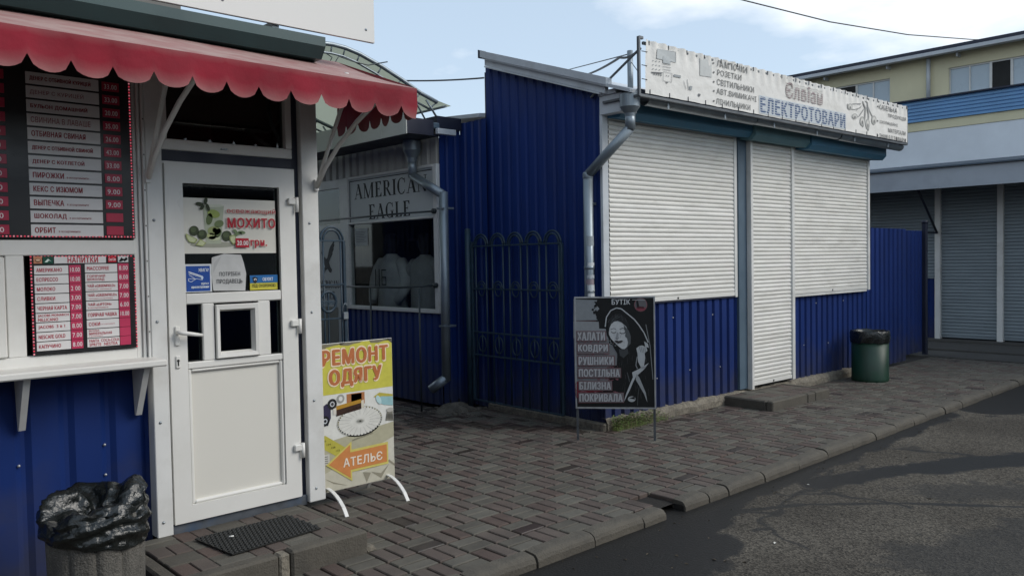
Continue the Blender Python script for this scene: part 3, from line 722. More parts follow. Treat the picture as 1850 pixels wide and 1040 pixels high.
def menus():
    B = root('menu_board', (1.2, KF-.03, 1.75), 'large black food menu board with white strips and red prices under the awning', 'menu board')
    y = KF-.012
    bx('backing_board', BLACKB, B, (-1.2, y, 1.752), (1.512, y+.011, 2.685), .002)
    L = [('ДЕНЕР С ОТБИВНОЙ КУРИЦЕЙ', '33.00', .86, 0), ('ДЕНЕР С КУРИЦЕЙ', '33.00', .75, 1), ('БУЛЬОН ДОМАШНИЙ', '20.00', .80, 0), ('СВИНИНА В ЛАВАШЕ', '35.00', .84, 1), ('ОТБИВНАЯ СВИНАЯ', '26.00', .76, 0),
         ('ДЕНЕР С ОТБИВНОЙ СВИНОЙ', '43.00', .86, 0), ('ДЕНЕР С КОТЛЕТОЙ', '33.00', .73, 0), ('ПИРОЖКИ', '8.00', .43, 2), ('КЕКС С ИЗЮМОМ', '9.00', .69, 0), ('ВЫПЕЧКА', '9.00', .42, 2), ('ШОКОЛАД', '', .45, 2), ('ОРБИТ', '', .29, 2)]
    rows = []; x0, x1 = 1.018, 1.352; zt, zb = 2.575, 1.757; h = (zt-zb)/12; r2 = []
    DR = ink(140, 30, 42)
    for i, (t, pr, fw, kind) in enumerate(L):
        z1 = zt-i*h-.006; z0 = z1-h+.010
        tx = [(t, DR, .05, .05+fw*.97, .27, .76, .0 if kind == 1 else .035)]
        if kind == 2: tx.append(('в ассортименте', DR, .05+fw*.97+.04, min(.93, .05+fw+.33), .27, .47, .01))
        rows.append((x0, x1, z0, z1, STRIP, tx))
        rows.append((1.368, 1.452, z0+.008, z1-.004, REDP, [(pr, PRW, .12, .86, .2, .74, .02)] if pr else []))
        rows.append((.70, .925, z0+.008, z1-.004, REDP, [('33.00' if i % 2 else '26.00', PRW, .5, .9, .2, .74, .02)]))
        rows.append((.25, .68, z0, z1, STRIP, []))
    strips(B, y, rows); leds(B, -1.0, 1.503, 1.760, 2.68, y, 'br')
    D = root('drinks_board', (1.26, KF-.03, 1.17), 'smaller black drinks price board edged with red lights above the counter', 'menu board')
    bx('backing_board', BLACKB, D, (1.008, y, 1.170), (1.505, y+.01, 1.664), .002)
    pl = Plane((0, KF-.016, 0), (1, 0, 0), cr=(40, 440, 4.955))
    W = lambda x, yy: pl.uv(x, yy)
    rows = []
    La = [(['АМЕРИКАНО'], '10.00', .75), (['ЕСПРЕССО'], '10.00', .62), (['МОЛОКО'], '2 00', .53), (['СЛИВКИ'], '3.00', .52), (['ЧЕРНАЯ КАРТА'], '7.00', .86), (['JACOBS MONARCH', 'MILLICANO'], '7.00', .9), (['JACOBS  3 в 1'], '8.00', .78), (['NESCAFE GOLD'], '7.00', .78), (['КАПУЧИНО'], '8.00', .64)]
    Lb = [(['MACCOFFEE'], '8.00', .68), (['ГОРЯЧИЙ', 'ШОКОЛАД'], '8.00', .55), (['ЧАЙ «GREENFIELD»', 'черный, зеленый'], '7.00', .86), (['ЧАЙ «GREENFIELD»', 'фруктовый в ассортименте'], '7.00', .9), (['ЧАЙ «LIPTON»', 'в ассортименте'], '6.00', .72), (['ГОРЯЧАЯ ЧАШКА'], '10.00', .88), (['СОКИ'], '', .34), (['ВОДА', 'МИНЕРАЛЬНАЯ', 'в ассортименте'], '', .7), (['FANTA  COCA-COLA', 'SPRITE  NESTEA'], '', .92)]
    for (LL, sx0, sx1, px0, px1, yt, yb) in ((La, 105, 412, 418, 524, 195, 968), (Lb, 560, 850, 855, 952, 180, 932)):
        u0, vt = W(sx0, yt); u1, _ = W(sx1, yt); q0, _ = W(px0, yt); q1, _ = W(px1, yt); _, vb = W(sx0+25, yb)
        h = (vt-vb)/9
        for i, (ls, pr, fw) in enumerate(LL):
            z1 = vt-i*h-.002; z0 = z1-h+.004; n = len(ls); tx = []
            small = n > 1 and ls[1][0].islower()
            for k, t in enumerate(ls):
                low = t[0].islower()
                if n == 1: tx.append((t, CRIM, .06, .06+fw, .28, .72, .025))
                elif n == 3: tx.append((t, CRIM, .06, .06+fw*(.45, 1, .6)[k], (.70, .34, .08)[k], (.94, .64, .24)[k], .02 if not low else 0))
                elif low: tx.append((t, CRIM, .06, .06+fw*.85, .12, .30, 0))
                elif small: tx.append((t, CRIM, .06, .06+fw, .46, .88, .02))
                else: tx.append((t, CRIM, .06, .06+fw*(1 if k == 0 else .65 if 'MILL' in t else .95), (.54, .10)[k], (.9, .46)[k], .02))
            if ls[0] == 'СОКИ': tx.append(('в ассортименте', CRIM, .42, .86, .36, .5, 0))
            rows.append((u0, u1, z0, z1, STRIP, tx)); rows.append((q0, q1, z0-.001, z1+.001, MAG, [(pr, PRW, .1, .9, .24, .74, .015)] if pr else []))
    u0, v1 = W(285, 118); u1, v0 = W(752, 172); rows.append((u0, u1, v0, v1, STRIP, [('НАПИТКИ', CRIM, .25, .84, .08, .95, .03)]))
    strips(D, y, rows)
    a = Art(pl)
    a.rect(100, 115, 178, 178, ink(190, 130, 100), 1).ell(140, 150, 26, 16, ink(90, 60, 45), 2).ell(140, 147, 20, 10, ink(215, 180, 150), 3)
    a.done('brand_mark', D); a = Art(pl)
    a.rect(184, 115, 278, 178, ink(20, 75, 60), 1).poly([(200, 165), (230, 135), (262, 160), (240, 150), (222, 168)], ink(210, 225, 215), 2)
    a.done('brand_mark', D); a = Art(pl)
    a.rect(768, 112, 842, 165, ink(190, 30, 48), 1); a.text('Coca-Cola', 774, 126, 836, 152, ink(240, 230, 230), 2, .02)
    a.done('brand_mark', D); a = Art(pl)
    a.rect(855, 112, 950, 165, ink(205, 205, 205), 1).poly([(862, 160), (890, 120), (905, 150), (930, 118), (945, 140), (915, 160), (898, 135), (880, 162)], ink(25, 28, 30), 2)
    a.done('brand_mark', D)
    leds(D, 1.012, 1.501, 1.175, 1.659, y, 'tlr')
menus()

# ---- things stuck on the door glass
def door_posters():
    cr = (320, 340, 5.2); yy = KF-.006
    def sheet(R, x0, y0, x1, y1, m, crr=cr, t=.002):
        pl = Plane((0, yy, 0), (1, 0, 0), cr=crr); a = pl.uv(x0, y0); b = pl.uv(x1, y1)
        bx('sheet', m, R, (a[0], yy, b[1]), (b[0], yy+t, a[1]), 0); return Art(pl, .0006)
    R = root('drink_poster', (2.05, KF-.005, 1.66), 'pale poster of a lime cocktail with red lettering across the door glass', 'poster')
    a = sheet(R, 42, 85, 930, 608, mat('poster_paper', (.66, .64, .57), .45, var=.05, vs=4))
    G = ink
    a.ell(340, 530, 220, 28, G(160, 160, 145), 1)
    a.poly([(240, 165), (437, 165), (412, 522), (272, 522)], G(176, 182, 160), 2).ell(338, 165, 98, 14, G(205, 208, 190), 3)
    for (x, y, rx, ry, c, r) in ((340, 240, 60, 38, (150, 165, 90), 15), (390, 335, 45, 34, (110, 125, 85), -20), (300, 290, 30, 55, (95, 110, 70), 10), (345, 400, 62, 42, (150, 160, 105), 0), (320, 450, 45, 30, (176, 184, 130), 10), (380, 420, 30, 46, (90, 105, 65), 25), (350, 395, 22, 24, (80, 95, 50), 0), (345, 470, 55, 22, (200, 204, 170), 0)):
        a.ell(x, y, rx, ry, G(*c), 4, r)
    for (x, y, r) in ((155, 400, 46), (232, 435, 45), (462, 448, 48)):
        a.ell(x, y, r, r*1.02, G(58, 68, 45), 5).ell(x-8, y-10, r*.6, r*.55, G(84, 96, 66), 6)
    for (p, q) in (([(75, 425), (190, 480), (165, 515), (110, 510), (82, 470)], (150, 160, 98)), ([(170, 535), (212, 475), (268, 515), (235, 545)], (165, 172, 112)), ([(485, 450), (540, 430), (560, 520), (520, 528), (490, 490)], (150, 158, 100))):
        a.poly(p, G(*q), 7); cx_, cy_ = sum(t[0] for t in p)/len(p), sum(t[1] for t in p)/len(p)
        a.poly([(cx_+(x-cx_)*.75, cy_+(y-cy_)*.75) for x, y in p], G(196, 202, 160), 8)
    for (x, y, rx, ry, r) in ((205, 148, 38, 17, 10), (262, 120, 17, 34, 10), (282, 180, 16, 38, -20), (228, 182, 16, 28, 40), (540, 405, 26, 14, 40), (600, 415, 36, 15, 10), (565, 430, 40, 12, -20)):
        a.ell(x, y, rx, ry, G(52, 62, 42) if y < 300 else G(110, 128, 92), 9, r)
    for t, x0, y0, x1, y1, b in (('освежающий', 458, 186, 915, 252, .03), ('МОХИТО', 462, 276, 915, 378, .045), ('грн.', 680, 486, 838, 562, .04)):
        a.text(t, x0, y0, x1, y1, G(232, 200, 190), 10, 0, 0, .0012 if y1-y0 < 70 else .0022); a.text(t, x0, y0, x1, y1, G(176, 40, 56), 11, .012 if y1-y0 < 70 else b*1.2)
    a.rect(540, 470, 666, 556, G(176, 28, 50), 12); a.text('20.00', 553, 492, 660, 536, G(235, 230, 228), 13, .03)
    a.done('printed_picture', R)
    R = root('warning_sticker', (1.85, KF-.005, 1.45), 'square blue sticker with a drawn tool in the lower left of the door glass', 'sticker')
    a = sheet(R, 62, 714, 330, 980, ink(205, 208, 210)); Wt = ink(225, 232, 240)
    a.rect(80, 732, 312, 962, ink(28, 72, 150), 1); a.text('УВАГА!', 195, 752, 292, 782, Wt, 2, .03, .15)
    a.line([(105, 785), (235, 828)], 9, Wt, 2).line([(105, 800), (240, 840), (235, 860), (180, 848), (130, 880), (105, 870), (105, 850), (170, 850), (110, 815)], 4, Wt, 2).ell(232, 838, 12, 16, ink(190, 205, 225), 3)
    a.text('ведеться', 222, 886, 292, 908, Wt, 2, .02, .2); a.text('відеоспостереження', 130, 915, 296, 940, Wt, 2, .03, .2)
    a.done('printed_picture', R)
    R = root('paper_notice', (2.08, KF-.005, 1.45), 'white paper notice with grey words hanging in the middle of the door glass', 'notice')
    pl = Plane((0, yy, 0), (1, 0, 0), cr=cr); mb = MB().use(mat('notice_paper', (.50, .50, .49), .7, var=.08, vs=14))
    Lp = [(325, 650), (345, 960)]; pts = [(325, 650), (440, 615), (600, 625), (625, 700), (648, 800), (640, 960), (340, 962), (322, 800)]
    q = [pl.uv(*p) for p in pts]; mb.prism([pl.at(u, v, -.0005) for u, v in q], pl.n*.0018)
    mb.use(mat('notice_fold', (.42, .42, .42), .7, var=.05)); q = [pl.uv(*p) for p in ((420, 625), (335, 800), (345, 700))]; mb.add([pl.at(u, v, .002) for u, v in q], [(0, 1, 2)])
    build(mb, 'sheet', R); a = Art(pl, .0016); a.text('ПОТРІБЕН', 395, 786, 590, 820, ink(70, 70, 72), 2, .012); a.text('ПРОДАВЕЦЬ', 370, 855, 612, 896, ink(70, 70, 72), 2, .012); a.done('lettering', R)
    R = root('guard_sticker', (2.28, KF-.005, 1.46), 'blue and yellow security sticker in the lower right of the door glass', 'sticker')
    a = sheet(R, 682, 818, 944, 955, ink(196, 186, 70)); a.rect(682, 818, 944, 882, ink(34, 100, 160), 1)
    a.poly([(705, 838), (730, 830), (755, 842), (750, 875), (733, 895), (715, 880)], ink(25, 30, 45), 2).ell(732, 858, 13, 12, ink(205, 205, 205), 3).ell(732, 862, 7, 9, ink(90, 60, 50), 4)
    a.text("ОБ'ЄКТ", 800, 838, 900, 866, ink(230, 232, 235), 2, .03); a.text('ПІД ОХОРОНОЮ', 705, 902, 922, 928, ink(50, 50, 40), 2, .015)
    a.done('printed_picture', R)
door_posters()

# ---- doorstep, mat, bin
def doorstep():
    S = root('door_step', (1.9, 4.2, 0), 'low paved step edged with kerb stones in front of the white kiosk door', 'step')
    x0, x1, y0, y1 = 1.41, 2.445, 3.845, 4.585
    bx('step_core', BED, S, (x0+.05, y0+.05, -.02), (x1-.03, y1, .098), 0)
    def stone(a, b, nm='kerb_stone', m=CONC, ch=.012):
        mb = MB().use(m); mb.box(a, b, ch); build(mb, nm, S)
    stone((x0+.05, y0, -.03), (1.915, y0+.085, .120)); stone((1.985, y0-.004, -.03), (x1, y0+.085, .124)); stone((1.921, y0+.004, -.03), (1.979, y0+.08, .116), 'mortar_joint', CONCF, .01)
    stone((x0-.03, y0-.004, -.03), (x0+.045, 4.34, .112)); stone((x0-.03, 4.346, -.03), (x0+.045, y1, .110)); stone((x1-.045, y0+.09, -.03), (x1, y1, .117), ch=.008)
    mb = MB().use(CONCF); mb.prism([(x1+.002, y0+.0, 0), (x1+.06, y0+.01, 0), (x1+.055, y0+.09, 0), (x1+.002, y0+.09, 0)], (-.02, 0, .03)); build(mb, 'mortar_blob', S)
    R = random.Random(5); k = 0
    gx, gy = x0+.05, y0+.09
    for i in range(5):
        for j in range(4):
            red = (i+j) % 2 == 0
            for h in (0, 1):
                a, b = gx+i*.19, gy+j*.163
                if red: p, q = (a+h*.095, b), (a+h*.095+.091, b+.158)
                else: p, q = (a, b+h*.0815), (a+.186, b+h*.0815+.077)
                m = (PRED if red else PGREY)[R.randrange(3)]
                bx('paver', m, S, (p[0], p[1], .06), (q[0], q[1], .116+R.uniform(-.002, .003)), .004)
doorstep()
def doormat():
    p = [onz(352, 975, .12), onz(420, 1003, .12), onz(580, 955, .12), onz(520, 932, .12)]
    mb = MB().use(RUBBER); z = .122
    P = [Vector((q.x, q.y, z)) for q in p]; mb.prism(P, (0, 0, .006))
    A, B, C_, D_ = P[1], P[2], P[3], P[0]; nu, nv = 22, 11
    for i in range(nu):
        for j in range(nv):
            u, v = (i+.5+(.25 if j % 2 else -.25))/nu, (j+.5)/nv
            c = (A*(1-u)+B*u)*(1-v)+(D_*(1-u)+C_*u)*v
            mb.lathe((c.x, c.y, z+.006), [(.0125, 0), (.012, .004), (.0095, .007), (.007, .0045), (.0065, -.002)], 8)
    o = build(mb, 'door_mat'); tag(o, 'black nubbed rubber door mat lying on the kiosk step', 'door mat')
    q = onz(418, 968, .14); c = MB().use(ink(225, 225, 220)); c.tube([q+Vector((-.012, .006, 0)), q+Vector((.012, -.004, 0))], .004, 8)
    o = build(c, 'cigarette_butt'); tag(o, 'tiny white cigarette butt lying on the black rubber door mat', 'litter')
doormat()
def litter_bin():
    c = Vector((1.085, 3.93, 0)); B = root('litter_bin', c, 'ribbed grey concrete litter bin below the kiosk counter', 'litter bin')
    n = 88; prof = [(.193, 0), (.195, .2), (.20, .44), (.203, .50), (.19, .515), (.165, .51), (.16, .4)]
    mb = MB().use(BINC); vs = []
    for k, (r, z) in enumerate(prof):
        for j in range(n):
            a = 2*math.pi*j/n; ph = (j % 8); g = (.0, .0, .0, .0, .0, -.003, -.013, -.004)[ph] if k < 3 else 0
            vs.append(c+Vector((math.cos(a)*(r+g), math.sin(a)*(r+g), z)))
    mb.add(vs, [(i*n+j, i*n+(j+1) % n, (i+1)*n+(j+1) % n, (i+1)*n+j) for i in range(len(prof)-1) for j in range(n)])
    build(mb, 'bin_body', B)
    b = MB().use(BAGM); n = 110; rows = 34
    def P(u, v):
        a = 2*math.pi*u; ca, sa = math.cos(a), math.sin(a)
        low = .405+.03*math.cos(a-2.6); top = .560+.035*math.cos(a-.9)+.02*math.sin(3*a+1)
        if v < .55:
            t = v/.55; z = low+(top-low)*t; r = .209+.008*math.sin(t*math.pi)-.02*max(0, t-.8)*5*.3
        else:
            t = (v-.55)/.45; z = top+.025*math.sin(t*math.pi)-.085*t*t+.02*math.sin(5*a+6*t); r = .209-.165*t
        p = Vector((ca*r, sa*r, z))
        q = p*11; k = mnoise.noise(q)*.022+abs(mnoise.noise(p*24+Vector((7, 1, 3))))*.020-abs(mnoise.noise(Vector((a*3.0, z*30, 2))))*.014
        fold = .010*math.sin(z*95+3.2*math.sin(a*2+1)+2.5*mnoise.noise(Vector((ca*2, sa*2, 1))))
        rr = 1+(k+fold)*.8*(.25 if v < .04 else 1)/r
        return c+Vector((p.x*rr, p.y*rr, p.z+.5*k+.008*mnoise.noise(q+Vector((3, 3, 3)))))
    b.grid(P, n, rows)
    o = build(b, 'bin_bag'); tag(o, 'crumpled glossy black bin bag draped over the concrete bin rim', 'bin bag')
litter_bin()

# ================================================================== TAILOR'S PAVEMENT SIGN
def tailor_sign():
    Y = 4.72; S = root('pavement_sign', (2.93, Y, 0), 'yellow and white tailoring sign board with an orange arrow, beside the white door', 'sign board')
    x0, x1, z0, z1 = 2.652, 3.232, .105, 1.078
    bd = MB().use(mat('sign_sheet', (.62, .61, .56), .45, var=.06, vs=5)); bd.box((x0, Y, z0), (x1, Y+.012, z1), .002); build(bd, 'sign_panel', S)
    for X in (2.70, 3.17):
        lg = MB().use(WHITEM); pts = []
        for i in range(13):
            t = -1+2*i/12; pts.append((X-.012*0, Y+.006+t*.245, .135*(1-t*t)**.8 if abs(t) < 1 else .0))
        for p, q in zip(pts, pts[1:]): lg.bar(p, q, .008, .026, (1, 0, 0))
        build(lg, 'leg', S)
        bx('upright', WHITEM, S, (X-.01, Y+.0125, .12), (X+.01, Y+.03, 1.0), .002)
    pl = Plane((0, Y, 0), (1, 0, 0), cr=(565, 600, 3.467)); a = Art(pl); G = ink
    U0, U1 = x0+.003, x1-.003
    def q(u, v): return (x0+(x1-x0)*u, z0+(z1-z0)*v)
    def R(u0, v0, u1, v1, m, l): a.poly([q(u0, v0), q(u1, v0), q(u1, v1), q(u0, v1)], m, l, True)
    def E(u, v, ru, rv, m, l, rot=0, n=24):
        pts = []
        for i in range(n):
            t = 2*math.pi*i/n; r = math.radians(rot); cx, sy = math.cos(t)*ru, math.sin(t)*rv*1.6; pts.append(q(u+cx*math.cos(r)-sy*math.sin(r), v+(cx*math.sin(r)+sy*math.cos(r))/1.6))
        a.poly(pts, m, l, True)
    def Pq(pts, m, l): a.poly([q(*p) for p in pts], m, l, True)
    R(.005, .656, .995, .995, G(192, 186, 76), 1)
    for i, (u, wd) in enumerate(((.02, .35), (.30, .3), (.7, .3))): Pq([(u-.02, .998), (u+wd, .998), (u+wd-.05, .988), (u+wd*.6, .985), (u+.1, .975), (u, .945 if i == 0 else .98)], G(120, 115, 95), 2)
    Pq([(.86, .998), (.995, .998), (.995, .965), (.95, .985)], G(90, 88, 78), 2)
    for t, u0, v0, u1, v1 in (('РЕМОНТ', .045, .848, .94, .958), ('ОДЯГУ', .135, .695, .845, .822)):
        A = q(u0, v0); B = q(u1, v1)
        a.textuv(t, A[0], A[1], B[0], B[1], G(228, 208, 180), 3, 0, 0, .010); a.textuv(t, A[0], A[1], B[0], B[1], G(178, 106, 64), 4, .075)
    R(.005, .005, .995, .655, G(196, 193, 180), 1)
    R(.005, .30, .995, .655, G(210, 210, 204), 2)
    # spools
    def spool(u, v, lw, lh, body, endc, rot=0):
        c_, s_ = math.cos(math.radians(rot)), math.sin(math.radians(rot))
        T = lambda x, y: (u+(x*c_-y*s_), v+(x*s_+y*c_)/1.6)
        Pq([T(-lw, -lh), T(lw, -lh), T(lw, lh), T(-lw, lh)], body, 4)
        E(*T(lw, 0), lh*.35, lh*.66, endc, 4, rot); E(*T(-lw, 0), lh*.4, lh*.7, endc, 5, rot)
    R(.36, .565, .60, .645, G(165, 110, 70), 3); R(.42, .575, .56, .64, G(120, 72, 45), 3)
    Pq([(.02, .47), (.11, .45), (.15, .50), (.15, .58), (.10, .60), (.02, .575)], G(48, 44, 70), 4); E(.075, .485, .055, .034, G(22, 24, 28), 5); E(.075, .485, .028, .018, G(190, 195, 200), 6); E(.075, .485, .016, .010, G(30, 30, 35), 7)
    E(.17, .592, .06, .036, G(30, 32, 34), 5); E(.17, .592, .03, .018, G(190, 192, 195), 6); E(.17, .592, .018, .011, G(60, 60, 60), 7); E(.28, .62, .05, .03, G(150, 150, 145), 4); E(.28, .62, .025, .016, G(210, 210, 205), 5)
    Pq([(.22, .505), (.55, .53), (.55, .59), (.22, .565)], G(56, 36, 28), 5); Pq([(.22, .548), (.55, .573), (.55, .598), (.22, .575)], G(170, 128, 44), 6); Pq([(.18, .52), (.22, .52), (.22, .565), (.18, .56)], G(205, 200, 190), 6); Pq([(.55, .535), (.585, .54), (.585, .592), (.55, .588)], G(205, 198, 180), 6)
    Pq([(.72, .60), (.80, .625), (.99, .60), (.99, .585), (.80, .59)], G(176, 164, 70), 4); Pq([(.76, .565), (.82, .597), (.99, .585), (.99, .52), (.86, .535)], G(140, 178, 182), 5); E(.79, .575, .03, .035, G(176, 204, 205), 6, 30)
    Pq([(.88, .42), (.99, .41), (.985, .49), (.91, .495)], G(120, 118, 108), 5); E(.945, .492, .05, .016, G(170, 168, 160), 6)
    for i in range(5): E(.90+.02*i, .45-.002*i, .005, .02, G(85, 84, 78), 7)
    E(.53, .445, .31, .105, G(178, 178, 170), 3); E(.53, .447, .295, .098, G(206, 205, 198), 4)
    for i in range(40):
        t = 2*math.pi*i/40; cu, cv = .53+.29*math.cos(t), .447+.096*math.sin(t)
        E(cu, cv, .008, .006, G(40, 42, 46) if i % 40 > 22 else G(120, 112, 70) if i % 3 else G(70, 74, 66), 5, n=8)
        if i % 2 == 0:
            iu, iv = .53+.13*math.cos(t), .447+.043*math.sin(t); A, B = q(iu, iv), q(cu, cv); d = Vector((B[0]-A[0], B[1]-A[1])); nn = Vector((-d.y, d.x)).normalized()*.0007
            a.poly([(A[0]+nn.x, A[1]+nn.y), (B[0]+nn.x, B[1]+nn.y), (B[0]-nn.x, B[1]-nn.y), (A[0]-nn.x, A[1]-nn.y)], G(150, 150, 145), 5, True)
    for i in range(8):
        t = math.pi*i/8; Pq([(.53+.07*math.cos(t), .447+.022*math.sin(t)), (.53-.006*math.sin(t), .447+.004*math.cos(t)), (.53-.07*math.cos(t), .447-.022*math.sin(t)), (.53+.006*math.sin(t), .447-.004*math.cos(t))], G(150, 150, 142), 5+i % 2)
    a.textuv('ЛІНІЯ МОДИ', *q(.45, .318), *q(.72, .338), G(70, 70, 72), 4, .01) if False else None
    Pq([(.005, .335), (.995, .405), (.995, .300), (.005, .10)], G(168, 164, 140), 3)
    for i in range(3): Pq([(.42+.001*i, .318+.004*i), (.70, .345+.004*i), (.70, .3465+.004*i), (.42, .3195+.004*i)], G(70, 68, 60), 4)
    Pq([(.005, .395), (.08, .385), (.36, .27), (.30, .20), (.005, .315)], G(176, 168, 70), 4)
    for i, s in enumerate(('120', '124', '128', '132', '136')): a.textuv(s, *q(.03+.058*i, .345-.026*i), *q(.08+.058*i, .357-.026*i), G(60, 58, 36), 5, .01)
    R(.005, .19, .12, .26, G(190, 188, 180), 4)
    for i in range(4): R(.02, .2+.014*i, .10, .205+.014*i, G(110, 110, 106), 5)
    Pq([(.005, .12), (.20, .16), (.55, .09), (.995, .13), (.995, .005), (.005, .005)], G(186, 182, 165), 4)
    for pts in ([(.55, .09), (.60, .012), (.66, .075)], [(.66, .08), (.80, .02), (.92, .11), (.80, .055)], [(.92, .14), (.995, .10), (.995, .085), (.90, .13)], [(.05, .10), (.16, .065), (.35, .02), (.16, .055)]): Pq(pts, G(140, 135, 118), 5)
    for k, m, l in ((1.0, G(198, 186, 100), 7), (.84, G(196, 128, 74), 8)):
        pts = [(.07, .188), (.405, .318), (.405, .262), (.905, .268), (.905, .112), (.405, .108), (.405, .045)]
        if k < 1: pts = [(.105, .188), (.385, .298), (.385, .245), (.885, .252), (.885, .128), (.385, .124), (.385, .068)]
        Pq(pts, m, l)
    a.textuv('АТЕЛЬЄ', *q(.29, .150), *q(.82, .212), G(226, 216, 200), 9, .03)
    a.done('printed_picture', S)
tailor_sign()

# ================================================================== LINEN SHOP BOARD (black and white picture)
def linen_board():
    A = Vector((5.288, 4.902, 0)); B = Vector((5.727, 4.359, 0)); d = (B-A).normalized(); wd = .70
    S = root('advert_board', (A+B)/2, 'framed black and white board on thin legs showing a hooded woman, before the blue wall', 'sign board')
    pl = Plane(A, d, cr=(1025, 525, 4.62)); z0, z1 = .285, 1.268
    def L(u, v, k): return pl.at(u, v, k)
    def slab(nm, u0, u1, v0, v1, k0, k1, m, par):
        mb = MB().use(m); c = [L(u0, v0, k0), L(u1, v0, k0), L(u1, v1, k0), L(u0, v1, k0)]; mb.prism(c, pl.n*(k1-k0)); return build(mb, nm, par)
    slab('board_panel', .012, wd-.012, z0+.012, z1-.012, -.006, 0, ink(24, 26, 27), S)
    fr = MB().use(mat('thin_grey_frame', (.36, .37, .38), .45, .3, var=.15, vs=20))
    for (u0, u1, v0, v1) in ((0, wd, z0, z0+.013), (0, wd, z1-.013, z1), (0, .013, z0+.013, z1-.013), (wd-.013, wd, z0+.013, z1-.013)):
        c = [L(u0, v0, -.012), L(u1, v0, -.012), L(u1, v1, -.012), L(u0, v1, -.012)]; fr.prism(c, pl.n*.018)
    build(fr, 'board_frame', S)
    for u in (.004, wd-.024):
        slab('leg', u, u+.02, -.03, z1-.05, -.032, -.0125, mat('leg_steel', (.10, .11, .12), .5, .4, var=.2, vs=10), S)
    a = Art(pl); G = ink; Wt, Gy, Md, Bk = G(176, 180, 182), G(132, 137, 140), G(86, 90, 92), G(24, 26, 27)
    a.poly([(52, 70), (250, 78), (235, 110), (268, 150), (232, 190), (255, 245), (50, 248)], Gy, 1)
    a.poly([(50, 252), (262, 258), (265, 315), (330, 318), (345, 400), (52, 400)], G(140, 144, 146), 1)
    a.poly([(54, 395), (345, 400), (350, 440), (420, 470), (412, 620), (330, 640), (345, 740), (300, 830), (64, 850)], G(118, 120, 122), 1)
    for i in range(26):
        x = 205+RND.uniform(0, 90); y = 95+RND.uniform(0, 140); a.ell(x, y, RND.uniform(4, 16), RND.uniform(3, 10), Bk, 2, RND.uniform(0, 180), 8)
    a.line([(52, 250), (240, 252)], 4, G(96, 60, 62), 2)
    # figure in the printed picture
    a.poly([(318, 300), (330, 220), (370, 165), (420, 145), (480, 175), (560, 240), (620, 320), (670, 420), (690, 620), (560, 660), (480, 680), (430, 700), (415, 520), (360, 430), (330, 370)], Bk, 3)
    a.line([(316, 300), (326, 220), (362, 165), (410, 143), (450, 150), (500, 190), (560, 240), (600, 290), (640, 350), (675, 430)], 9, Wt, 4)
    SK = G(190, 193, 194)
    a.poly([(345, 330), (352, 290), (372, 262), (410, 248), (450, 262), (492, 300), (515, 350), (520, 400), (512, 440), (496, 470), (476, 486), (456, 484), (436, 470), (414, 450), (388, 425), (362, 395), (348, 365)], SK, 5)
    a.poly([(470, 285), (512, 330), (530, 380), (528, 440), (498, 472), (506, 430), (498, 395), (482, 380), (486, 345), (474, 320)], Md, 6)     # shaded cheek
    a.poly([(335, 345), (340, 280), (362, 225), (402, 192), (440, 190), (480, 222), (512, 275), (520, 330), (495, 300), (462, 268), (425, 250), (392, 256), (366, 278), (352, 310), (346, 350)], G(38, 40, 42), 7)
    a.line([(362, 276), (385, 236), (420, 206)], 4, Md, 8).line([(380, 262), (412, 228), (446, 212)], 3, Md, 8)
    a.line([(366, 340), (378, 350), (394, 350), (404, 342)], 5, Bk, 8).line([(436, 345), (452, 356), (474, 354), (486, 342)], 6, Bk, 8)       # lowered eyelids
    a.line([(364, 322), (384, 312), (404, 318)], 4, G(60, 62, 64), 8).line([(436, 322), (462, 310), (488, 320)], 5, G(60, 62, 64), 8)
    a.poly([(414, 345), (424, 350), (428, 388), (416, 400), (404, 394)], G(146, 150, 152), 7).line([(402, 396), (416, 403), (430, 392)], 4, G(60, 62, 64), 8)
    a.poly([(392, 416), (412, 412), (428, 418), (452, 412), (466, 420), (446, 434), (424, 438), (404, 430)], G(70, 66, 68), 8).line([(394, 418), (424, 424), (464, 420)], 3, Bk, 9)
    a.poly([(430, 486), (476, 490), (500, 474), (512, 520), (470, 560), (438, 540)], G(64, 67, 69), 5)
    a.poly([(575, 480), (600, 460), (625, 455), (660, 470), (668, 500), (645, 520), (650, 560), (640, 620), (655, 640), (620, 650), (590, 590), (585, 520)], Wt, 5)
    for k in range(4): a.line([(600+15*k, 462+2*k), (612+14*k, 510+3*k)], 3, Md, 6)
    a.poly([(640, 420), (672, 440), (680, 475), (650, 465)], Wt, 5)
    a.line([(583, 550), (572, 620), (585, 650)], 8, Gy, 5)
    a.poly([(540, 680), (600, 650), (680, 600), (640, 655), (600, 690), (570, 720), (550, 760), (520, 830), (470, 930), (490, 860), (530, 760), (548, 720)], Wt, 5)
    a.poly([(575, 690), (600, 720), (630, 790), (655, 850), (668, 930), (640, 860), (600, 790), (570, 740)], G(150, 154, 156), 5)
    a.line([(600, 800), (590, 870), (585, 955)], 4, Md, 4).line([(500, 680), (520, 760)], 6, Md, 4).line([(655, 280), (690, 460), (715, 740)], 7, G(120, 124, 126), 4)
    for i in range(70):          # loose brush strokes of the coat and the hood
        t = RND.random(); x = 430+240*t+RND.uniform(-20, 20); y = 560+RND.uniform(-60, 330)
        c = RND.choice((34, 40, 48, 58)); a.line([(x, y), (x+RND.uniform(-14, 6), y+RND.uniform(25, 60))], RND.uniform(2, 5), G(c, c+2, c+3), 4)
    for i in range(26):
        t = RND.random(); x = 345+150*t; y = 190+60*(2*t-1)**2+RND.uniform(-6, 30); c = RND.choice((52, 66, 80)); a.line([(x, y), (x-16+30*t, y+28)], RND.uniform(1.5, 3), G(c, c+2, c+4), 8)
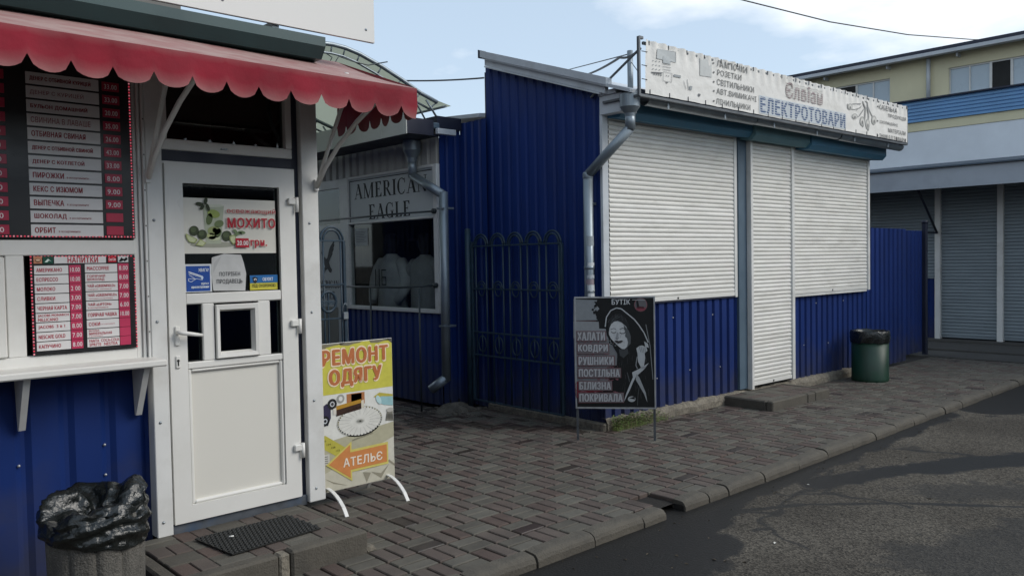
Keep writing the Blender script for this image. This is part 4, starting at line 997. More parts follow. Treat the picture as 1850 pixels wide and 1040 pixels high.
    for i in range(36):
        x = 352+RND.uniform(0, 150); y = 300+RND.uniform(0, 160); c = RND.choice((150, 160, 172)); a.ell(x, y, RND.uniform(2, 7), RND.uniform(2, 5), G(c, c+3, c+4), 5.5, RND.uniform(0, 180), 7)
    a.ell(537, 902, 32, 24, G(170, 174, 175), 5).poly([(515, 895), (560, 880), (565, 905)], Bk, 6)
    a.ell(612, 117, 55, 57, G(128, 90, 95), 3).ell(612, 115, 48, 50, G(100, 98, 100), 4).poly([(575, 85), (590, 80), (600, 130), (640, 132), (640, 150), (580, 148)], G(30, 30, 32), 5).ell(615, 150, 40, 16, G(136, 70, 80), 5)
    a.line([(540, 75), (650, 78)], 4, Wt, 5); a.line([(370, 70), (435, 78)], 4, Wt, 5)
    a.text('БУТІК', 370, 72, 524, 114, G(206, 209, 210), 4, .025)
    a.poly([(64, 770), (95, 750), (130, 830), (210, 825), (300, 838), (110, 850), (80, 900), (68, 870)], G(112, 34, 46), 6)
    for t, x0, y0, x1, y1 in (('ХАЛАТИ', 82, 343, 316, 414), ('КОВДРИ', 88, 446, 340, 517), ('РУШНИКИ', 93, 548, 388, 618), ('ПОСТІЛЬНА', 95, 650, 440, 718), ('БІЛИЗНА', 100, 757, 366, 824), ('ПОКРИВАЛА', 100, 855, 464, 925)):
        a.poly([(x0-9, y0-8), (x1+8, y0-8), (x1+10, y1+8), (x0-8, y1+10)], G(112, 52, 60), 7); a.poly([(x0-7, y0-6), (x1+6, y0-6), (x1+8, y1+6), (x0-6, y1+6)], G(112, 108, 110), 8)
        a.text(t, x0, y0, x1, y1, G(104, 62, 70), 9, 0, 0, .0035); a.text(t, x0, y0, x1, y1, G(172, 174, 176), 10, .055)
    for i in range(40): a.ell(90+RND.uniform(0, 330), RND.choice((432, 533, 634, 738, 840))+RND.uniform(-7, 7), RND.uniform(3, 18), RND.uniform(2, 4), G(128, 84, 92), 9, 0, 8)
    a.done('printed_picture', S)
linen_board()

# ================================================================== ELECTRICAL SHOP KIOSK (right)
RTH = -.026; RO = Vector((5.8, 5.0, 0)); RD = Vector((math.cos(RTH), math.sin(RTH), 0)); RN = Vector((-math.sin(RTH), math.cos(RTH), 0))
def rk(x, y, ly=0):
    q = onp(x, y, RO+RN*ly, RN)-RO; return q.dot(RD), q.z
def rloc(p):
    q = Vector(p)-RO; return Vector((q.dot(RD), q.dot(RN), q.z))
def slat_shutter(K, x0, x1, z0, z1, y, pitch=.0455, name='roller_shutter', m=SLATM):
    sh = bx(name, m, K, (x0, y-.012, z0), (x1, y+.01, z0+.042), .003)       # bottom bar carries the slats
    pr = [(0, .006), (.004, -.003), (.014, -.008), (.028, -.0085), (.038, -.004), (.0425, .004), (pitch, .006)]
    mb = MB().use(m); mb.add([(x, yy, z) for x in (0, x1-x0) for (z, yy) in pr], [(i, i+1, len(pr)+i+1, len(pr)+i) for i in range(len(pr)-1)])
    me = [mb.mesh('slat')]
    if m is SLATM:
        for mm in SLATS: mb.mats = [mm]; me.append(mb.mesh('slat'))
    z = z0+.042
    while z < z1:
        o = put('slat', me[RND.randrange(len(me))], sh); o.location = (x0, y+RND.uniform(-.0012, .0012), z); z += pitch
    lk = MB().use(DARK).box(((x0+x1)/2-.008, y-.018, z0+.01), ((x0+x1)/2+.008, y-.011, z0+.03)); build(lk, 'lock', sh)
    return sh
def electrical_kiosk():
    K = root('electrical_shop', RO, 'blue sheet metal shop with white roller shutters and a sloping roof', 'shop', rot=RTH, local=True)
    W = 5.22; DP = 1.66
    mb = MB().use(BLUE); corr(mb, (0, DP), (0, 0), .05, lambda t: 3.68-.53*t, (-1, 0, 0), .135, .014, .5); build(mb, 'side_wall', K)
    mb = MB().use(BLUE); corr(mb, (.0, .0), (2.27, 0), .10, 1.18, (0, -1, 0), .135, .032, .62); build(mb, 'front_wall', K)
    mb = MB().use(BLUE); corr(mb, (3.27, .0), (W+.02, 0), .10, 1.15, (0, -1, 0), .135, .032, .62); build(mb, 'front_wall', K)
    mb = MB().use(BLUE); corr(mb, (W+.02, 0), (W+.02, DP), .05, lambda t: 3.15+.55*t, (1, 0, 0), .135, .022, .5); build(mb, 'side_wall', K)
    bx('back_wall', NAVY, K, (.01, DP+.002, 0), (W, DP+.03, 3.62), 0)
    bx('inner_wall', NAVY, K, (.03, .05, .1), (W-.03, .08, 3.1), 0)
    pl = MB().use(CONCF)
    def pr(x0, x1, y, out):
        n = int((x1-x0)/.05)
        def P(u, v):
            x = x0+(x1-x0)*u; prof = [(-.05, -.06), (-.055, .06), (-.035, .105), (.03, .11)][min(3, int(v*3+.01))]
            k = mnoise.noise(Vector((x*7, v*4, 1)))*.022+mnoise.noise(Vector((x*23, v*7, 4)))*.009; return (x, prof[0]+k*.7-.0, prof[1]+(k if v > .2 else 0))
        pl.grid(P, n, 3, False)
    pr(-.03, W+.05, 0, 0)
    pl.box((-.06, -.04, -.06), (-.002, DP, .07), .015)
    build(pl, 'plinth', K)
    bx('corner_trim', TRIMG, K, (-.008, -.012, 1.17), (.075, .02, 2.93), .003)
    bx('corner_trim', BLUE, K, (-.012, -.010, .10), (.045, .01, 1.17), .003)
    bx('recess_post', STEELB, K, (2.175, -.03, .12), (2.335, .02, 2.92), .003)
    bx('wall_cap', NAVY, K, (.075, -.02, 1.15), (2.12, .02, 1.166), 0)
    slat_shutter(K, .088, 2.118, 1.166, 2.92, .0)
    slat_shutter(K, 2.382, 3.206, .145, 2.92, -.06)
    slat_shutter(K, 3.262, 5.17, 1.135, 2.90, -.045)
    for (a, b, z, y) in ((2.118, 2.172, 1.15, -.016), (2.336, 2.382, .108, -.085), (3.206, 3.262, .13, -.085), (5.17, 5.222, 1.12, -.07)):
        bx('guide_rail', WHITEM, K, (a, y, z), (b, y+.09, 2.93), .003)
    bx('wall_cap', WHITEM, K, (3.262, -.05, 1.10), (5.17, .02, 1.134), .003)
    bx('door_jamb', NAVY, K, (2.336, .03, .1), (3.262, .045, .3), 0)
    # shutter boxes
    def sbox(x0, x1, z0, z1, y, m):
        mb = MB().use(m); mb.prism([(x0, .02, z0+.02), (x0, y+.05, z0), (x0, y, z0+.05), (x0, y, z1), (x0, .02, z1)], (x1-x0, 0, 0)); build(mb, 'shutter_box', K)
    sbox(.07, 2.20, 2.885, 3.06, -.20, TEALF); sbox(2.205, 3.35, 2.86, 3.04, -.235, TEALD); sbox(3.355, 5.30, 2.84, 3.02, -.255, TEALF)
    # roof
    rf = MB().use(TRIMG); y0, y1 = -.42, 1.61; zf, zb = 3.085, 3.765
    rf.add([(-.09, y0, zf), (W+.3, y0, zf), (W+.3, y1, zb), (-.09, y1, zb), (-.09, y0, zf-.03), (W+.3, y0, zf-.03), (W+.3, y1, zb-.03), (-.09, y1, zb-.03)], [(0,1,2,3),(7,6,5,4),(0,4,5,1),(1,5,6,2),(2,6,7,3),(3,7,4,0)])
    ro = build(rf, 'roof', K)
    sl = (zb-zf)/(y1-y0)
    def verge(nm, dx0, dx1, dz0, dz1, ya, yb, m):
        mb = MB().use(m); za, zc = zf+(ya-y0)*sl, zf+(yb-y0)*sl
        mb.prism([(-dx0, ya, za+dz0), (-dx0, yb, zc+dz0), (-dx0, yb, zc+dz1), (-dx0, ya, za+dz1)], (dx0-dx1, 0, 0)); build(mb, nm, K)
    verge('verge_trim', .10, .02, -.015, .055, -.15, y1+.02, TRIMG); verge('verge_trim', .06, .01, -.095, -.022, -.10, y1-.01, TRIMG); verge('verge_trim', .075, .0, -.113, -.098, -.04, y1-.02, TRIMG)
    verge('verge_cap', .102, .015, -.03, .058, y1+.021, y1+.05, NAVY)
    bx('soffit', NAVY, K, (.02, -.40, 3.055), (W+.28, -.02, 3.07), 0)
    tb = MB().use(NAVY); tb.box((.02, -.43, 3.04), (W+.28, -.40, 3.10), .004); build(tb, 'fascia', K)
    # gutter along the eave
    g = MB().use(GALV); prf = []
    for i in range(9):
        a = math.pi+math.pi*i/8; prf.append((-.385+.06*math.cos(a), 3.03+.062*math.sin(a)))
    xs = (.15, 1.9, 1.92, 3.7, 3.72, W+.18)
    for k in range(0, 6, 2): g.add([(x, y, z-.018*x/5+(.006 if k == 2 else 0)) for x in xs[k:k+2] for (y, z) in prf], [(i, i+1, 9+i+1, 9+i) for i in range(8)], True)
    go = build(g, 'gutter', K)
    for k in range(6): bx('gutter_clip', GALVP, go, (.4+.9*k, -.452, 2.955), (.425+.9*k, -.448, 3.035), 0)
    bx('corner_box', TRIMG, K, (-.015, -.26, 2.92), (.20, .012, 3.09), .004)
    bx('corner_box', TRIMG, K, (-.03, -.20, 3.09), (.24, .012, 3.135), .004)
    # hopper and downpipe
    h = rloc(ony(1138, 190, 4.66)); hx, hy = h.x, h.y
    p = MB().use(GALVP); p.lathe((hx, hy, 0), [(.07, 3.05), (.088, 3.06), (.092, 3.055), (.09, 2.945), (.05, 2.89), (.046, 2.86)], 28, False)
    lo = rloc(onx(1062, 318, 5.715)); lx, ly = lo.x, lo.y
    p.tube([(hx, hy, 2.90), (hx, hy, 2.745)], .046, 16); p.tube([(hx, hy, 2.76), (lx, ly, 2.375)], .046, 16); p.tube([(lx, ly, 2.40), (lx, ly, .30)], .046, 16);
    p.lathe((lx, ly, 2.34), [(.046, 0), (.0485, .004), (.0485, .05), (.046, .054)], 16); p.lathe((lx, ly, 1.5), [(.046, 0), (.049, .003), (.049, .03), (.046, .033)], 16)
    po = build(p, 'downpipe', K)
    st = MB()
    for (z, hh, a, m) in ((1.72, .09, 0, ink(150, 158, 162)), (1.30, .06, .1, ink(190, 196, 200)), (1.42, .03, 0, ink(170, 176, 182)), (1.53, .035, .2, ink(200, 204, 206)), (1.36, .05, -.3, ink(140, 128, 134)), (1.21, .07, .15, ink(196, 200, 202))):
        st.use(m); vs = []
        for i in range(7):
            t = math.radians(195+a*60+i*18); vs += [(lx+.0475*math.cos(t), ly+.0475*math.sin(t), z+.006*math.sin(i*2)), (lx+.0475*math.cos(t), ly+.0475*math.sin(t), z+hh)]
        st.add(vs, [(2*i, 2*i+2, 2*i+3, 2*i+1) for i in range(6)])
    build(st, 'paper_scraps', po)
    cl = MB().use(GALVP).box((lx+.03, ly-.02, 2.10), (.0, ly+.02, 2.125)).box((lx+.03, ly-.02, .9), (0, ly+.02, .925)); build(cl, 'pipe_clip', po)
    return K
electrical_kiosk()
def screws():
    me = MB().use(mat('screw_head', (.35, .36, .38), .4, .6)).lathe((0, 0, 0), [(.008, 0), (.007, .004), (0, .005)], 8, M=Matrix.Rotation(math.pi/2, 3, 'X')).mesh('screw')
    K = bpy.data.objects['electrical_shop']; F = bpy.data.objects['food_kiosk']
    for (lx, z) in ((.22, .42), (.76, .40), (1.30, .43), (1.84, .41), (.36, .98), (1.03, .99), (1.71, .98), (3.6, .5), (4.2, .48), (4.9, .5), (3.9, 1.0), (4.6, 1.0)): o = put('screw', me, K); o.location = (lx, -.002, z)
    for (x, z) in ((.94, .62), (1.34, .66), (1.34, .50), (.74, .35), (1.14, .35)): o = put('screw', me, F); o.location = (x, KF+.048, z)
screws()
def shop_step():
    S = root('shop_step', (8.2, 4.6, 0), 'low concrete edged step below the roller shutter door of the blue shop', 'step', rot=RTH, local=True)
    M = Matrix.Identity(4)
    o = rloc((8.2, 4.6, 0)); 
    def b(n, m, a, c, ch=.012): 
        mb = MB().use(m); mb.box((a[0], a[1], a[2]), (c[0], c[1], c[2]), ch); build(mb, n, S)
    b('kerb_stone', CONC, (-.56, -.29, -.03), (.14, -.21, .10)); b('kerb_stone', CONC, (.148, -.29, -.03), (.31, -.21, .098)); b('kerb_stone', CONC, (.318, -.285, -.03), (.64, -.205, .10))
    b('kerb_stone', CONC, (-.56, -.205, -.03), (-.485, .30, .098)); b('kerb_stone', CONC, (.57, -.20, -.03), (.64, .30, .098))
    R = random.Random(3)
    for i in range(5):
        for j in range(5):
            b('paver', (PGREY+PRED[:1])[R.randrange(4)], (-.48+i*.21, -.2+j*.1, 0), (-.48+i*.21+.204, -.2+j*.1+.094, .094+R.uniform(-.003, .003)), .004)
shop_step()
def weeds():
    mb = MB(); G1 = mat('weed_leaf', (.12, .19, .045), .6, var=.35, vs=25); G2 = mat('weed_leaf_dry', (.12, .10, .05), .7, var=.3, vs=20)
    R = random.Random(11)
    for i in range(620):
        lx = abs(R.gauss(0, .32))+.02 if i % 3 else R.uniform(.0, .8); p = RO+RD*lx+RN*(-.065-abs(R.gauss(0, .03))); h = R.uniform(.02, .13)*(1.0 if lx < .7 else .5)
        a = R.uniform(0, 6.28); l = R.uniform(.018, .045); wd = l*R.uniform(.3, .55); mb.use(G2 if R.random() < .35 else G1)
        d = Vector((math.cos(a), math.sin(a), R.uniform(-.1, .9))).normalized(); s = d.cross(Vector((0, 0, 1))).normalized(); b = p+Vector((0, 0, h))
        mb.add([p+Vector((0, 0, -.01)), p+Vector((.003, 0, -.01)), b], [(0, 1, 2)])
        mb.add([b, b+d*l*.5+s*wd*.5, b+d*l-Vector((0, 0, l*.25)), b+d*l*.5-s*wd*.5], [(0, 1, 2, 3)])
    o = build(mb, 'weeds'); tag(o, 'small green weeds growing along the foot of the blue shop wall', 'weeds', kind='stuff')
weeds()

def banner():
    B = root('shop_banner', RO+RN*-.5+Vector((0, 0, 3.0)), 'long weathered white cloth banner with blue and grey lettering above the shutters', 'banner')
    o = RO+RN*-.5; pl = Plane(o, RD, cr=(0, 0, 1)); x0, x1, z0, z1 = .03, 5.37, 3.045, 3.515
    CL = mat('banner_cloth', (.74, .725, .69), .75, var=.06, vs=1.6, dirt=(.47, .46, .42), ds=1.6, damt=.65, stretch=(1, 1, 2.4), bump=.9, bs=10)
    def disp(u, v):
        x = u/(x1-x0) if False else u; e = min(v-z0, z1-v)
        k = .006*mnoise.noise(Vector((u*1.3, v*1.5, 0)))+.0012*mnoise.noise(Vector((u*6, v*12+u*3, 3)))
        near = max(0, 1-(z1-v)/.16); ph = u/.27
        k += near*.012*math.sin(ph*2*math.pi*2+1.3*mnoise.noise(Vector((u*2, 0, 0))))
        return k
    mb = MB().use(CL)
    nx, nz_ = 300, 26
    def P(a, b):
        u = x0+(x1-x0)*a; v = z0+(z1-z0)*b
        if b in (0, 1): v += (-.004 if b else .003)*abs(math.sin(u/.28*math.pi))
        return pl.at(u, v, disp(u, v))
    mb.grid(P, nx, nz_); bo = build(mb, 'banner_cloth', B)
    fr = MB().use(mat('banner_frame_steel', (.13, .14, .15), .45, .5, var=.15))
    for (a, b) in (((-.035, z0-.03), (-.035, z1+.02)), ((x1+.015, z0-.03), (x1+.015, z1)), ((-.035, z1+.012), (.02, z1+.012)), ((.02, z1-.03), (x1+.015, z1-.03)), ((-.035, z0-.02), (x1+.015, z0-.02))): fr.bar(pl.at(*a, -.02), pl.at(*b, -.02), .026, .026)
    for u in (-.03, 1.5, 3.1, 4.6, x1): fr.bar(pl.at(u, z0-.02, -.03), pl.at(u, z0-.02, -.45), .022, .022); fr.bar(pl.at(u, z1-.1, -.03), pl.at(u, z0+.05, -.6), .018, .018)
    build(fr, 'banner_frame', B)
    ti = MB().use(ink(60, 62, 66)); n = 20
    for i in range(n):
        u = x0+.06+(x1-x0-.12)*i/(n-1)
        for v in (z0+.012, z1-.03):
            ti.bar(pl.at(u, v-.012, disp(u, v)+.004), pl.at(u, v+.028, disp(u, v)+.004), .006, .005)
    for v in (z0+.12, z0+.24, z0+.36):
        ti.bar(pl.at(x0-.05, v, 0), pl.at(x0+.02, v, disp(x0, v)+.003), .006, .006)
    t = build(ti, 'tie', bo); t['kind'] = 'stuff'
    A = Art(pl)
    old = pl.at
    def at(u, v, k=0): return old(u, v, disp(u, v)+.004+k)
    pl.at = at
    G = ink; Gy = G(128, 128, 126); c1 = (1150, 60, 6.5); c2 = (1380, 110, 5.779)
    def T(t, x0_, y0, x1_, y1, m, cr, bold=.012, cut=0):
        """printed letters follow the cloth; cut leaves the pale stripes where the print has worn off"""
        pl.cr = cr; a = pl.uv(x0_, y0); b = pl.uv(x1_, y1)
        A.textuv(t, a[0], min(b[1], a[1]), b[0], max(a[1], b[1]), m, 1, bold)
    def row(t, L, R_, hpx, m, cr, bold=.012):
        """L, R_: left-bottom and right-top pixel; height from the left edge"""
        pl.cr = cr; u0, v0 = pl.uv(*L); u1, _ = pl.uv(*R_); _, v1 = pl.uv(L[0], L[1]-hpx); A.textuv(t, u0, v0, u1, v1, m, 1, bold)
    for t, L, R_, h in (('ЛАМПОЧКИ', (935, 392), (1292, 440), 78), ('РОЗЕТКИ', (945, 496), (1225, 540), 70), ('СВІТИЛЬНИКИ', (942, 608), (1378, 690), 72), ('АВТ.ВИМИКАЧІ', (938, 712), (1408, 790), 66), ('ЛІЧИЛЬНИКИ', (932, 830), (1335, 890), 66)):
        row(t, L, R_, h, Gy, c1, .016); pl.cr = c1; A.ell(905, L[1]-h*.5, 10, 12, G(110, 110, 110), 1, 0, 10)
    for t, L, R_, h in (('КАБЕЛЬНА', (1200, 505), (1385, 530), 50), ('ПРОДУКЦІЯ', (1296, 596), (1478, 630), 44), ('ІЗОЛЯЦІЙНІ', (1205, 655), (1395, 685), 44), ('МАТЕРІАЛИ', (1296, 745), (1478, 775), 42), ('ІНШІ ЕЛ.ТОВАРИ', (1203, 800), (1480, 835), 42)):
        row(t, L, R_, h, G(120, 120, 120), c2, .014)
    pl.cr = c2
    for y in (478, 628, 780): A.ell(1184, y, 7, 9, G(100, 100, 100), 1, 0, 10)
    # blue headline with pale worn stripes across the letters
    pl.cr = c1; u0, v0 = pl.uv(1452, 928); pl.cr = c2; u1, _ = pl.uv(845, 720); pl.cr = c1; _, v1 = pl.uv(1452, 742)
    for k in range(60):
        for j in range(3):
            ua, ub, va, vb = u0-.02+(u1-u0+.04)*k/60, u0-.02+(u1-u0+.04)*(k+1)/60, v0-.012+(v1-v0+.024)*j/3, v0-.012+(v1-v0+.024)*(j+1)/3
            A.poly([(ua, va), (ub, va), (ub, vb), (ua, vb)], G(196, 202, 206), 0, True)
    A.textuv('ЕЛЕКТРОТОВАРИ', u0, v0, u1, v1, G(70, 92, 126), 1, .075)
    CLI = G(196, 200, 204)
    for i in range(6):
        v = v0+(v1-v0)*(i+.75)/6.4; n = 40
        for k in range(n):
            ua, ub = u0+(u1-u0)*k/n, u0+(u1-u0)*(k+1)/n
            A.poly([(ua, v), (ub, v), (ub, v+.0065), (ua, v+.0065)], CLI, 2, True)
    pl.cr = c2; s0, t0 = pl.uv(225, 385); s1, _ = pl.uv(608, 470); _, t1 = pl.uv(225, 215)
    A.textuv('СКВІДИ' if False else 'Єлвіан', s0, t0, s1, t1, G(152, 138, 138), 1, .03)
    for i in range(7):
        v = t0+(t1-t0)*(i+.6)/7.2
        for k in range(12):
            ua, ub = s0+(s1-s0)*k/12, s0+(s1-s0)*(k+1)/12; A.poly([(ua, v), (ub, v), (ub, v+.006), (ua, v+.006)], G(204, 202, 196), 2, True)
    # pale pictures: fuse box, sockets, chandelier
    pl.cr = c1
    P1, P2, P3 = G(186, 190, 190), G(150, 154, 156), G(104, 106, 108)
    A.poly([(235, 185), (445, 225), (455, 350), (228, 300)], P1, 1).line([(235, 185), (228, 300)], 4, P2, 2).line([(240, 190), (445, 228), (452, 350)], 4, P2, 2).poly([(300, 270), (390, 290), (390, 370), (300, 350)], G(176, 181, 182), 2)
    for i in range(3):
        for j in range(3): A.ell(188+38*i, 325+48*j+6*i, 9, 6, P2, 2, 0, 8)
    for j in range(4): A.line([(300, 330+32*j), (395, 345+32*j)], 5, P2, 2)
    A.poly([(165, 455), (300, 465), (290, 480), (175, 470)], P3, 2)
    for i in range(4): A.poly([(192+26*i, 474+4*i), (212+26*i, 478+4*i), (205+26*i, 498+4*i)], P3, 2)
    A.line([(310, 455), (410, 478), (405, 580), (308, 560), (310, 455)], 4, P2, 2).ell(345, 502, 6, 6, P3, 2, 0, 8).ell(370, 507, 6, 6, P3, 2, 0, 8).poly([(330, 572), (370, 580), (350, 592)], P3, 2).poly([(430, 485), (512, 500), (512, 530), (430, 512)], P2, 2)
    A.line([(545, 560), (575, 660)], 5, P2, 2).line([(588, 545), (605, 670)], 6, P2, 2).poly([(615, 620), (650, 626), (640, 672), (612, 668)], P2, 2).poly([(718, 710), (748, 718), (738, 748), (716, 738)], P3, 2)
    A.poly([(740, 290), (880, 325), (880, 520), (740, 500)], G(190, 192, 190), 1)
    pl.cr = c2
    for (pts, wd) in (([(880, 470), (930, 450), (1010, 450)], 10), ([(890, 500), (940, 510), (1010, 490)], 8), ([(870, 450), (875, 500)], 12), ([(1030, 420), (1060, 500), (1050, 600), (1030, 690)], 14), ([(1075, 430), (1090, 560), (1085, 730)], 14), ([(1060, 420), (1100, 520), (1140, 600)], 9), ([(1045, 500), (990, 580), (940, 600)], 9), ([(1020, 470), (960, 520)], 6)): A.line(pts, wd, G(150, 150, 148), 1)
    for (x, y, rx, ry) in ((895, 480, 26, 34), (945, 580, 30, 30), (1022, 630, 24, 50), (1080, 660, 22, 56), (1145, 620, 26, 48)): A.ell(x, y, rx, ry, G(172, 172, 168), 2, 0, 14).ell(x, y, rx*.65, ry*.7, G(204, 202, 196), 3, 0, 12).ell(x, y+ry*.3, rx*.3, ry*.4, G(120, 120, 120), 4, 0, 8)
    o = A.done('printed_lettering', B)
banner()
def rubble():
    m = mat('dry_dirt', (.11, .098, .08), .95, var=.35, vs=16, dirt=(.05, .045, .04), ds=6, damt=.6, bump=1, bs=50)
    mb = MB().use(m)
    def P(u, v):
        a = 2*math.pi*u; r = v; k = mnoise.noise(Vector((math.cos(a)*r*3, math.sin(a)*r*3, 2)))
        return (5.50+math.cos(a)*r*(.26+.05*k), 6.86+math.sin(a)*r*(.20+.05*k), .085*(1-r*r)+.05*k*(1-r)-.012)
    mb.grid(P, 36, 12, False); R = random.Random(4)
    for i in range(40):
        a = R.uniform(0, 6.28); r = R.uniform(.3, 1.3); p = Vector((5.50+math.cos(a)*r*.26, 6.80+math.sin(a)*r*.24, .0)); q = R.uniform(.008, .022)
        mb.box(p-Vector((q, q, .01)), p+Vector((q*1.2, q, q+.02*max(0, 1-r))), q*.3)
    o = build(mb, 'rubble'); tag(o, 'low heap of dry dirt and crumbs at the foot of the gate post', 'rubble', kind='stuff')
rubble()
def roof_pole_and_cables():
    p = ony(1138, 92, 5.0); b = ony(1139, 150, 5.0)
    mb = MB().use(GALVP); mb.tube([(b.x, 5.0, 3.1), (p.x, 5.0, p.z)], .028, 12); o = build(mb, 'roof_pole'); tag(o, 'short grey steel pole on the blue shop roof behind the banner end', 'pole')
    def cable(pts, r, label, sag=0):
        q = []
        for k, (a, c) in enumerate(zip(pts, pts[1:])):
            a, c = Vector(a), Vector(c); N = 16
            for i in range(N+(k == len(pts)-2)):
                t = i/N; q.append(a.lerp(c, t)+Vector((0, 0, -4*sag*t*(1-t))))
        mb = MB().use(mat('cable_sheath', (.03, .032, .035), .6, var=.1)); mb.tube(q, r, 6); o = build(mb, 'cable'); tag(o, label, 'cable')
    A = ony(1157, 88, 4.6); A2 = ony(1040, 124, 7.5)
    cable([A, ony(1120, 104, 5.0), (A2.x, A2.y, A2.z-.12)], .012, 'thick black cable sagging from the banner frame to behind the sloping roof', .03)
    cable([ony(1136, 98, 5.0), ony(1020, 128, 8.0)], .006, 'thin grey cable running from the roof pole down behind the roof')
    cable([onx(700, 145, 6.5), onx(874, 141, 6.5)], .011, 'thin cable stretched across the gap between arched canopy and blue shop', .02)
    cable([ony(1180, -40, 9), ony(1500, 40, 8), ony(1640, 63, 7.5), ony(1760, 72, 7.2), ony(1900, 72, 7)], .013, 'long thick overhead cable crossing the sky above the banner', 0)
    cable([ony(1140, 112, 5.0), ony(1153, 130, 4.62)], .004, 'very short thin stay wire between roof pole and banner post')
roof_pole_and_cables()

# ================================================================== CLOTHES SHOP IN THE PASSAGE
SERIF = {}
def serif_letter(ch):
    """strokes of a condensed high-contrast serif capital in a unit box: list of quads and the advance width"""
    T, t, s = .17, .06, .05; Q = []
    def st(x0, y0, x1, y1, w0): Q.append([(x0-w0/2, y0), (x0+w0/2, y0), (x1+w0/2, y1), (x1-w0/2, y1)])
    def hb(x0, x1, y, h): Q.append([(x0, y), (x1, y), (x1, y+h), (x0, y+h)])
    def sf(x, y, w_=.30): hb(x-w_/2, x+w_/2, y if y < .5 else y-s*.8, s*.8)
    def arc(cx, cy, rx, ry, a0, a1, thick, thin, n=18):
        P = []
        for i in range(n+1):
            a = math.radians(a0+(a1-a0)*i/n); k = thin+(thick-thin)*abs(math.cos(a))**1.3
            P.append(((cx+rx*math.cos(a), cy+ry*math.sin(a)), (cx+(rx-k)*math.cos(a), cy+(ry-thin-(k-thin)*.1)*math.sin(a))))
        for (a, b), (c, d) in zip(P, P[1:]): Q.append([a, c, d, b])
    if ch == 'A': st(.10, 0, .40, 1, t); st(.64, 0, .38, 1, T); hb(.2, .55, .30, t*.8); sf(.1, 0, .24); sf(.65, 0, .30); w_ = .78
    elif ch == 'M': st(.12, 0, .12, 1, t); st(.14, 1, .45, 0, T*.8); st(.45, 0, .76, 1, t); st(.80, 0, .80, 1, T); sf(.12, 0, .24); sf(.8, 0, .30); sf(.1, 1, .2); sf(.84, 1, .24); w_ = .98
    elif ch in 'EL':
        st(.17, 0, .17, 1, T); hb(.02, .58, 0, t); Q.append([(.58, 0), (.58, .26), (.54, .26), (.44, t)]); w_ = .64
        if ch == 'E': hb(.02, .55, 1-t, t); hb(.2, .42, .49, t); Q.append([(.55, 1), (.55, .76), (.51, .76), (.42, 1-t)]); Q.append([(.42, .40), (.42, .64), (.39, .64), (.39, .40)])
        else: sf(.17, 1, .32)
    elif ch == 'R': st(.17, 0, .17, 1, T); sf(.17, 0, .32); hb(.02, .36, 1-t, t); hb(.2, .36, .46, t); arc(.34, .73, .25, .27, -90, 90, T, t); st(.36, .48, .64, 0, T*.9); sf(.66, 0, .2); w_ = .76
    elif ch == 'I': st(.16, 0, .16, 1, T); sf(.16, 0, .32); sf(.16, 1, .32); w_ = .34
    elif ch in 'CG':
        arc(.38, .5, .36, .52, 50, 310, T, t); Q.append([(.62, .98), (.66, .98), (.66, .66), (.60, .74)]); w_ = .72
        if ch == 'G': st(.60, .0, .60, .42, T*.9); sf(.60, .44, .30); w_ = .78
        else: Q.append([(.60, .12), (.66, .24), (.62, .26), (.56, .10)])
    elif ch == 'N': st(.12, 0, .12, 1, t); st(.13, 1, .62, 0, T); st(.64, 0, .64, 1, t); sf(.12, 0, .24); sf(.64, 1, .24); sf(.08, 1, .18); w_ = .76
    return Q, w_
def serif_text(A, txt, u0, v0, u1, v1, m, lay=1):
    items = []; x = 0
    for ch in txt:
        Q, w_ = serif_letter(ch); items.append((x, Q)); x += w_+.05
    x -= .05; A.mb.use(m)
    for k, (ox, Q) in enumerate(items):
        for j, q in enumerate(Q):
            A.mb.add([A.pl.at(u0+(u1-u0)*(ox+px)/x, v0+(v1-v0)*py, A.off+(lay+.04*j)*STEP) for px, py in q], [(0, 1, 2, 3)])
def eagle(A, cx, cz, sx, sz, m):
    P = [(-.5, .45), (-.42, .30), (-.40, .12), (-.30, .02), (-.22, .12), (-.12, -.02), (-.02, .06), (.10, .42), (.22, .62), (.40, .80), (.55, .92), (.46, .70), (.52, .68), (.42, .52), (.46, .48), (.34, .30), (.36, .24), (.20, .02), (.08, -.18), (.16, -.38), (.30, -.55), (.22, -.70), (.08, -.66), (-.02, -.50), (-.16, -.56), (-.30, -.78), (-.28, -.60), (-.42, -.66), (-.30, -.48), (-.22, -.40), (-.28, -.22), (-.36, -.05)]
    A.mb.use(m); vs = [A.pl.at(cx+x*sx, cz+z*sz, A.off+STEP) for x, z in P]; n = len(P); c = A.pl.at(cx-.05*sx, cz-.15*sz, A.off+STEP)
    A.mb.add(vs, [list(range(n))])
AX = 5.5
